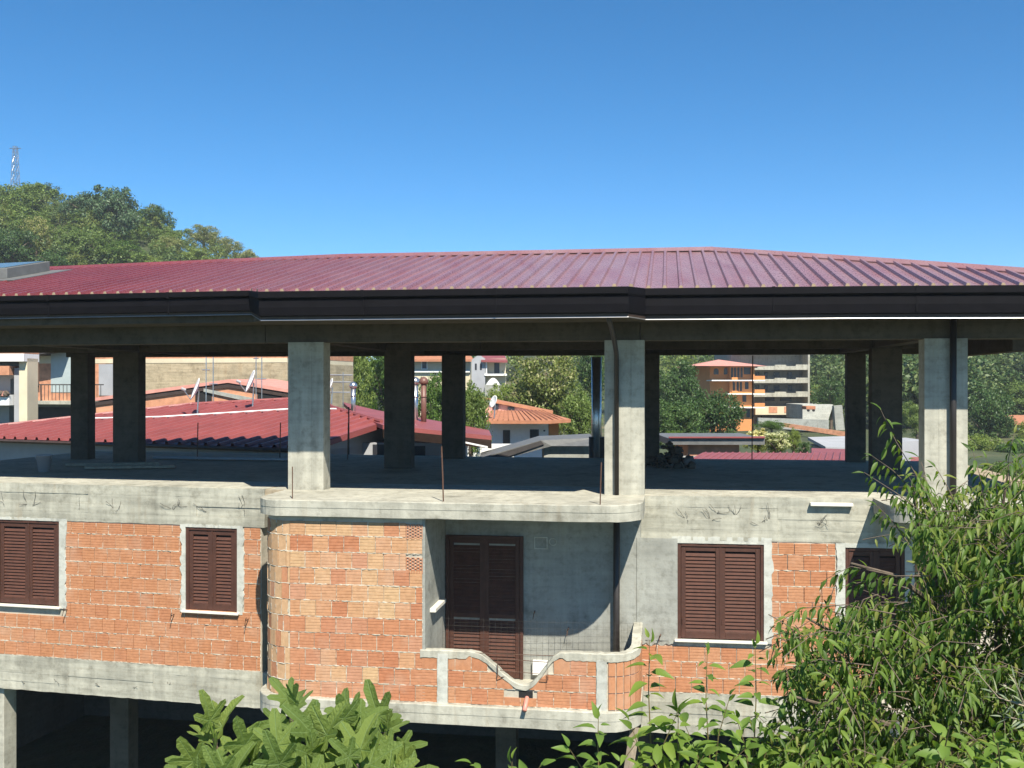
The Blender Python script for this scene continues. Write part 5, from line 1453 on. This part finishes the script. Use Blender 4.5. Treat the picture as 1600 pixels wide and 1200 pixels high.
# --- broad-leaved shrub low at right
rg = random.Random(21); BS = thing('broad_leaved_shrub', (2.0, 4.3, -9), 'shrub with broad glossy leaves in the bottom right corner', 'shrub'); mb = MB(); ML = []
mb.tube([(2.0, 4.3, -9.1), U(1520, 1300, 4.4)], [.05, .02], 6)
for i in range(60):
    x = rg.uniform(1240, 1700); y = rg.uniform(1130+(0 if x > 1480 else 40), 1290); d = rg.uniform(4.2, 4.8); t = Vector(U(x, y, d)); b0 = t+Vector((rg.uniform(-.15, .15), .1, -.25))
    shoot(mb, ML, [b0, (b0+t)/2+Vector((0, 0, .03)), t], .005, .002, 7, .085, rg, .3, .2, False, 1.1)
mb.build('stems', M_twig, BS); place_leaves(BS, ML, leaf_template(.30, .35, .3), L_young, 150)
# --- olive twig
rg = random.Random(5); OT = thing('olive_branch', (2.6, 4.6, -9), 'silvery olive branch with narrow leaves at the right edge', 'tree'); mb = MB(); ML = []
mb.tube([(2.6, 4.6, -9.1), (2.6, 4.6, -3), U(1700, 1150, 4.5)], [.08, .05, .012], 6)
for pts in ([(1700, 1150), (1620, 1110), (1560, 1090), (1530, 1055)], [(1660, 1130), (1600, 1100), (1585, 1060)], [(1680, 1140), (1630, 1130), (1570, 1120)]):
    shoot(mb, ML, [U(x, y, 4.5) for x, y in pts], .005, .002, 18, .075, rg, -.35, .25, False, .8)
mb.build('stem', M_wood, OT); place_leaves(OT, ML, leaf_template(.085, .2, .1), L_oliv, 80)
# --- fig tree
def fig_leaf(seed):
    rg = random.Random(seed); lob = [(0, 1.0, .30), (.80, .80, .27), (-.80, .78, .27), (1.65, .46, .34), (-1.65, .44, .34)]
    n = 44; rings = (.0, .45, .8, 1.0); P = [(0, 0, 0)]; fs = []
    cup = rg.uniform(.2, .65); bend = rg.uniform(.1, .7)
    for q in rings[1:]:
        for i in range(n):
            th = -math.pi+2*math.pi*(i+.5)/n
            r = .36
            for (c, l, w) in lob: r = max(r, l*math.exp(-(abs(th-c)/w)**2.6*.55)+.018*math.sin(th*15+seed))
            if abs(th) > 2.65: r = min(r, .36-.26*(abs(th)-2.65)/.49)
            rr_ = r*q; x = rr_*math.cos(th); y = rr_*math.sin(th)
            vein = min(abs(th-c) for c, _, _ in lob)
            z = cup*abs(y)*.8+.5*cup*y*y-bend*x*abs(x)*.6+.12*math.sin(4*x+seed)*y+.10*rr_*min(1, vein*2.2)-.04*math.sin(3*th+seed)*rr_
            P.append((x, y, z))
    for i in range(n): fs.append((0, 1+i, 1+(i+1) % n))
    for k in range(2):
        for i in range(n): a = 1+k*n; fs.append((a+i, a+n+i, a+n+(i+1) % n, a+(i+1) % n))
    me = bpy.data.meshes.new('leaf'); me.from_pydata(P, [], fs); me.materials.append(L_fig)
    me.polygons.foreach_set('use_smooth', [True]*len(me.polygons)); me.update(); return me
def fig_veins():
    t = L_fig.node_tree; b = t.nodes['Principled BSDF']; src = b.inputs['Base Color'].links[0].from_socket
    tc = t.nodes.new('ShaderNodeTexCoord'); sp = t.nodes.new('ShaderNodeSeparateXYZ'); t.links.new(tc.outputs['Object'], sp.inputs[0])
    def M(op, a, b_=None):
        m = t.nodes.new('ShaderNodeMath'); m.operation = op
        for k, x in ((0, a), (1, b_)):
            if x is None: continue
            if hasattr(x, 'is_linked'): t.links.new(x, m.inputs[k])
            else: m.inputs[k].default_value = x
        return m.outputs[0]
    x, y = sp.outputs[0], sp.outputs[1]
    ang = M('ARCTAN2', y, x); r = M('SQRT', M('ADD', M('MULTIPLY', x, x), M('MULTIPLY', y, y)))
    w = M('ABSOLUTE', M('SUBTRACT', M('FRACT', M('ADD', M('DIVIDE', ang, .81), 2.5)), .5))
    main = ramp(t, M('MULTIPLY', w, r), [(.008, (1, 1, 1)), (.022, (0, 0, 0))]).outputs[0]
    side = ramp(t, M('FRACT', M('SUBTRACT', M('MULTIPLY', r, 9.), M('MULTIPLY', w, 6.))), [(.0, (.45, .45, .45)), (.16, (0, 0, 0))]).outputs[0]
    f = M('MAXIMUM', main, side)
    c = mix(t, f, src, (.20, .29, .10)); t.links.new(c, b.inputs['Base Color'])
    n = noise(t, 9., 4, .6, tc.outputs['Object']); bump(t, b, M('ADD', M('MULTIPLY', f, -.6), n.outputs[0]), .5, .05)
fig_veins()
FGm = [fig_leaf(i) for i in range(5)]
rg = random.Random(31)
FT = thing('fig_tree', (-1.25, 5.9, -9), 'fig tree with large lobed light green leaves at the lower left', 'tree'); org = ORG[FT.name]
mb = MB(); mb.tube([(-1.25, 5.9, -9.2), (-1.2, 5.85, -5.5), (-1.15, 5.7, -3.2)], [.10, .08, .05], 8)
tips = [(455, 1075, 5.3), (335, 1120, 5.5), (545, 1105, 5.3), (600, 1110, 5.5), (500, 1130, 5.1), (390, 1150, 5.2), (440, 1165, 4.95), (560, 1160, 5.0), (620, 1165, 5.25), (310, 1175, 5.3), (350, 1200, 5.05), (480, 1215, 4.9), (590, 1220, 4.9), (400, 1230, 4.9), (530, 1200, 5.3), (640, 1215, 5.2)]
pet = MB()
for (x, y, d) in tips:
    t = Vector(U(x, y+34, d)); b0 = Vector((-1.15, 5.7, -3.2)); m_ = b0.lerp(t, .55)+Vector((0, 0, -.25)); mb.tube([b0, m_, t], [.022, .016, .010], 6)
    n = rg.choice((6, 7, 8)); a0 = rg.uniform(0, 6.28)
    for k in range(n):
        a = a0+k*2.4; el = 1.15-1.2*k/n+rg.uniform(-.2, .2)
        dr = Vector((math.cos(a)*math.cos(el), math.sin(a)*math.cos(el)*.9, math.sin(el)))
        pl = rg.uniform(.05, .11); base = t+Vector((0, 0, -.03*k)); p = base+dr*pl; pet.tube([base, p], .004, 5)
        ax = (dr+Vector((rg.uniform(-.2, .2), -.05, .05-.35*rg.random()))).normalized()
        up = Vector((rg.uniform(-.7, .7)-dr.x*.5, -.5-rg.uniform(0, .9), .9))
        o = bpy.data.objects.new('leaf', FGm[rg.randrange(5)]); S.collection.objects.link(o); o.parent = FT
        o.matrix_basis = Matrix.Translation(-org)@leaf_matrix(p, ax, up, rg.uniform(.13, .20))
mb.build('branches', M_bark, FT); pet.build('leaf_stalks', L_young, FT)['kind'] = 'stuff'

# --- the air over the valley
hz = MB().box(lambda a, b, c: (a, b, c), -700, 700, -40, 900, -12, 60).build('haze', [], None)
hz.data.materials.clear(); mh = bpy.data.materials.new('thin_haze'); mh.use_nodes = True; th = mh.node_tree; th.nodes.clear()
ho_ = th.nodes.new('ShaderNodeOutputMaterial'); pv = th.nodes.new('ShaderNodeVolumePrincipled'); pv.inputs['Color'].default_value = (.86, .92, 1, 1); pv.inputs['Density'].default_value = .0004
th.links.new(pv.outputs[0], ho_.inputs['Volume']); hz.data.materials.append(mh)
setp(hz, 'thin summer haze over the valley', None, None, 'stuff')
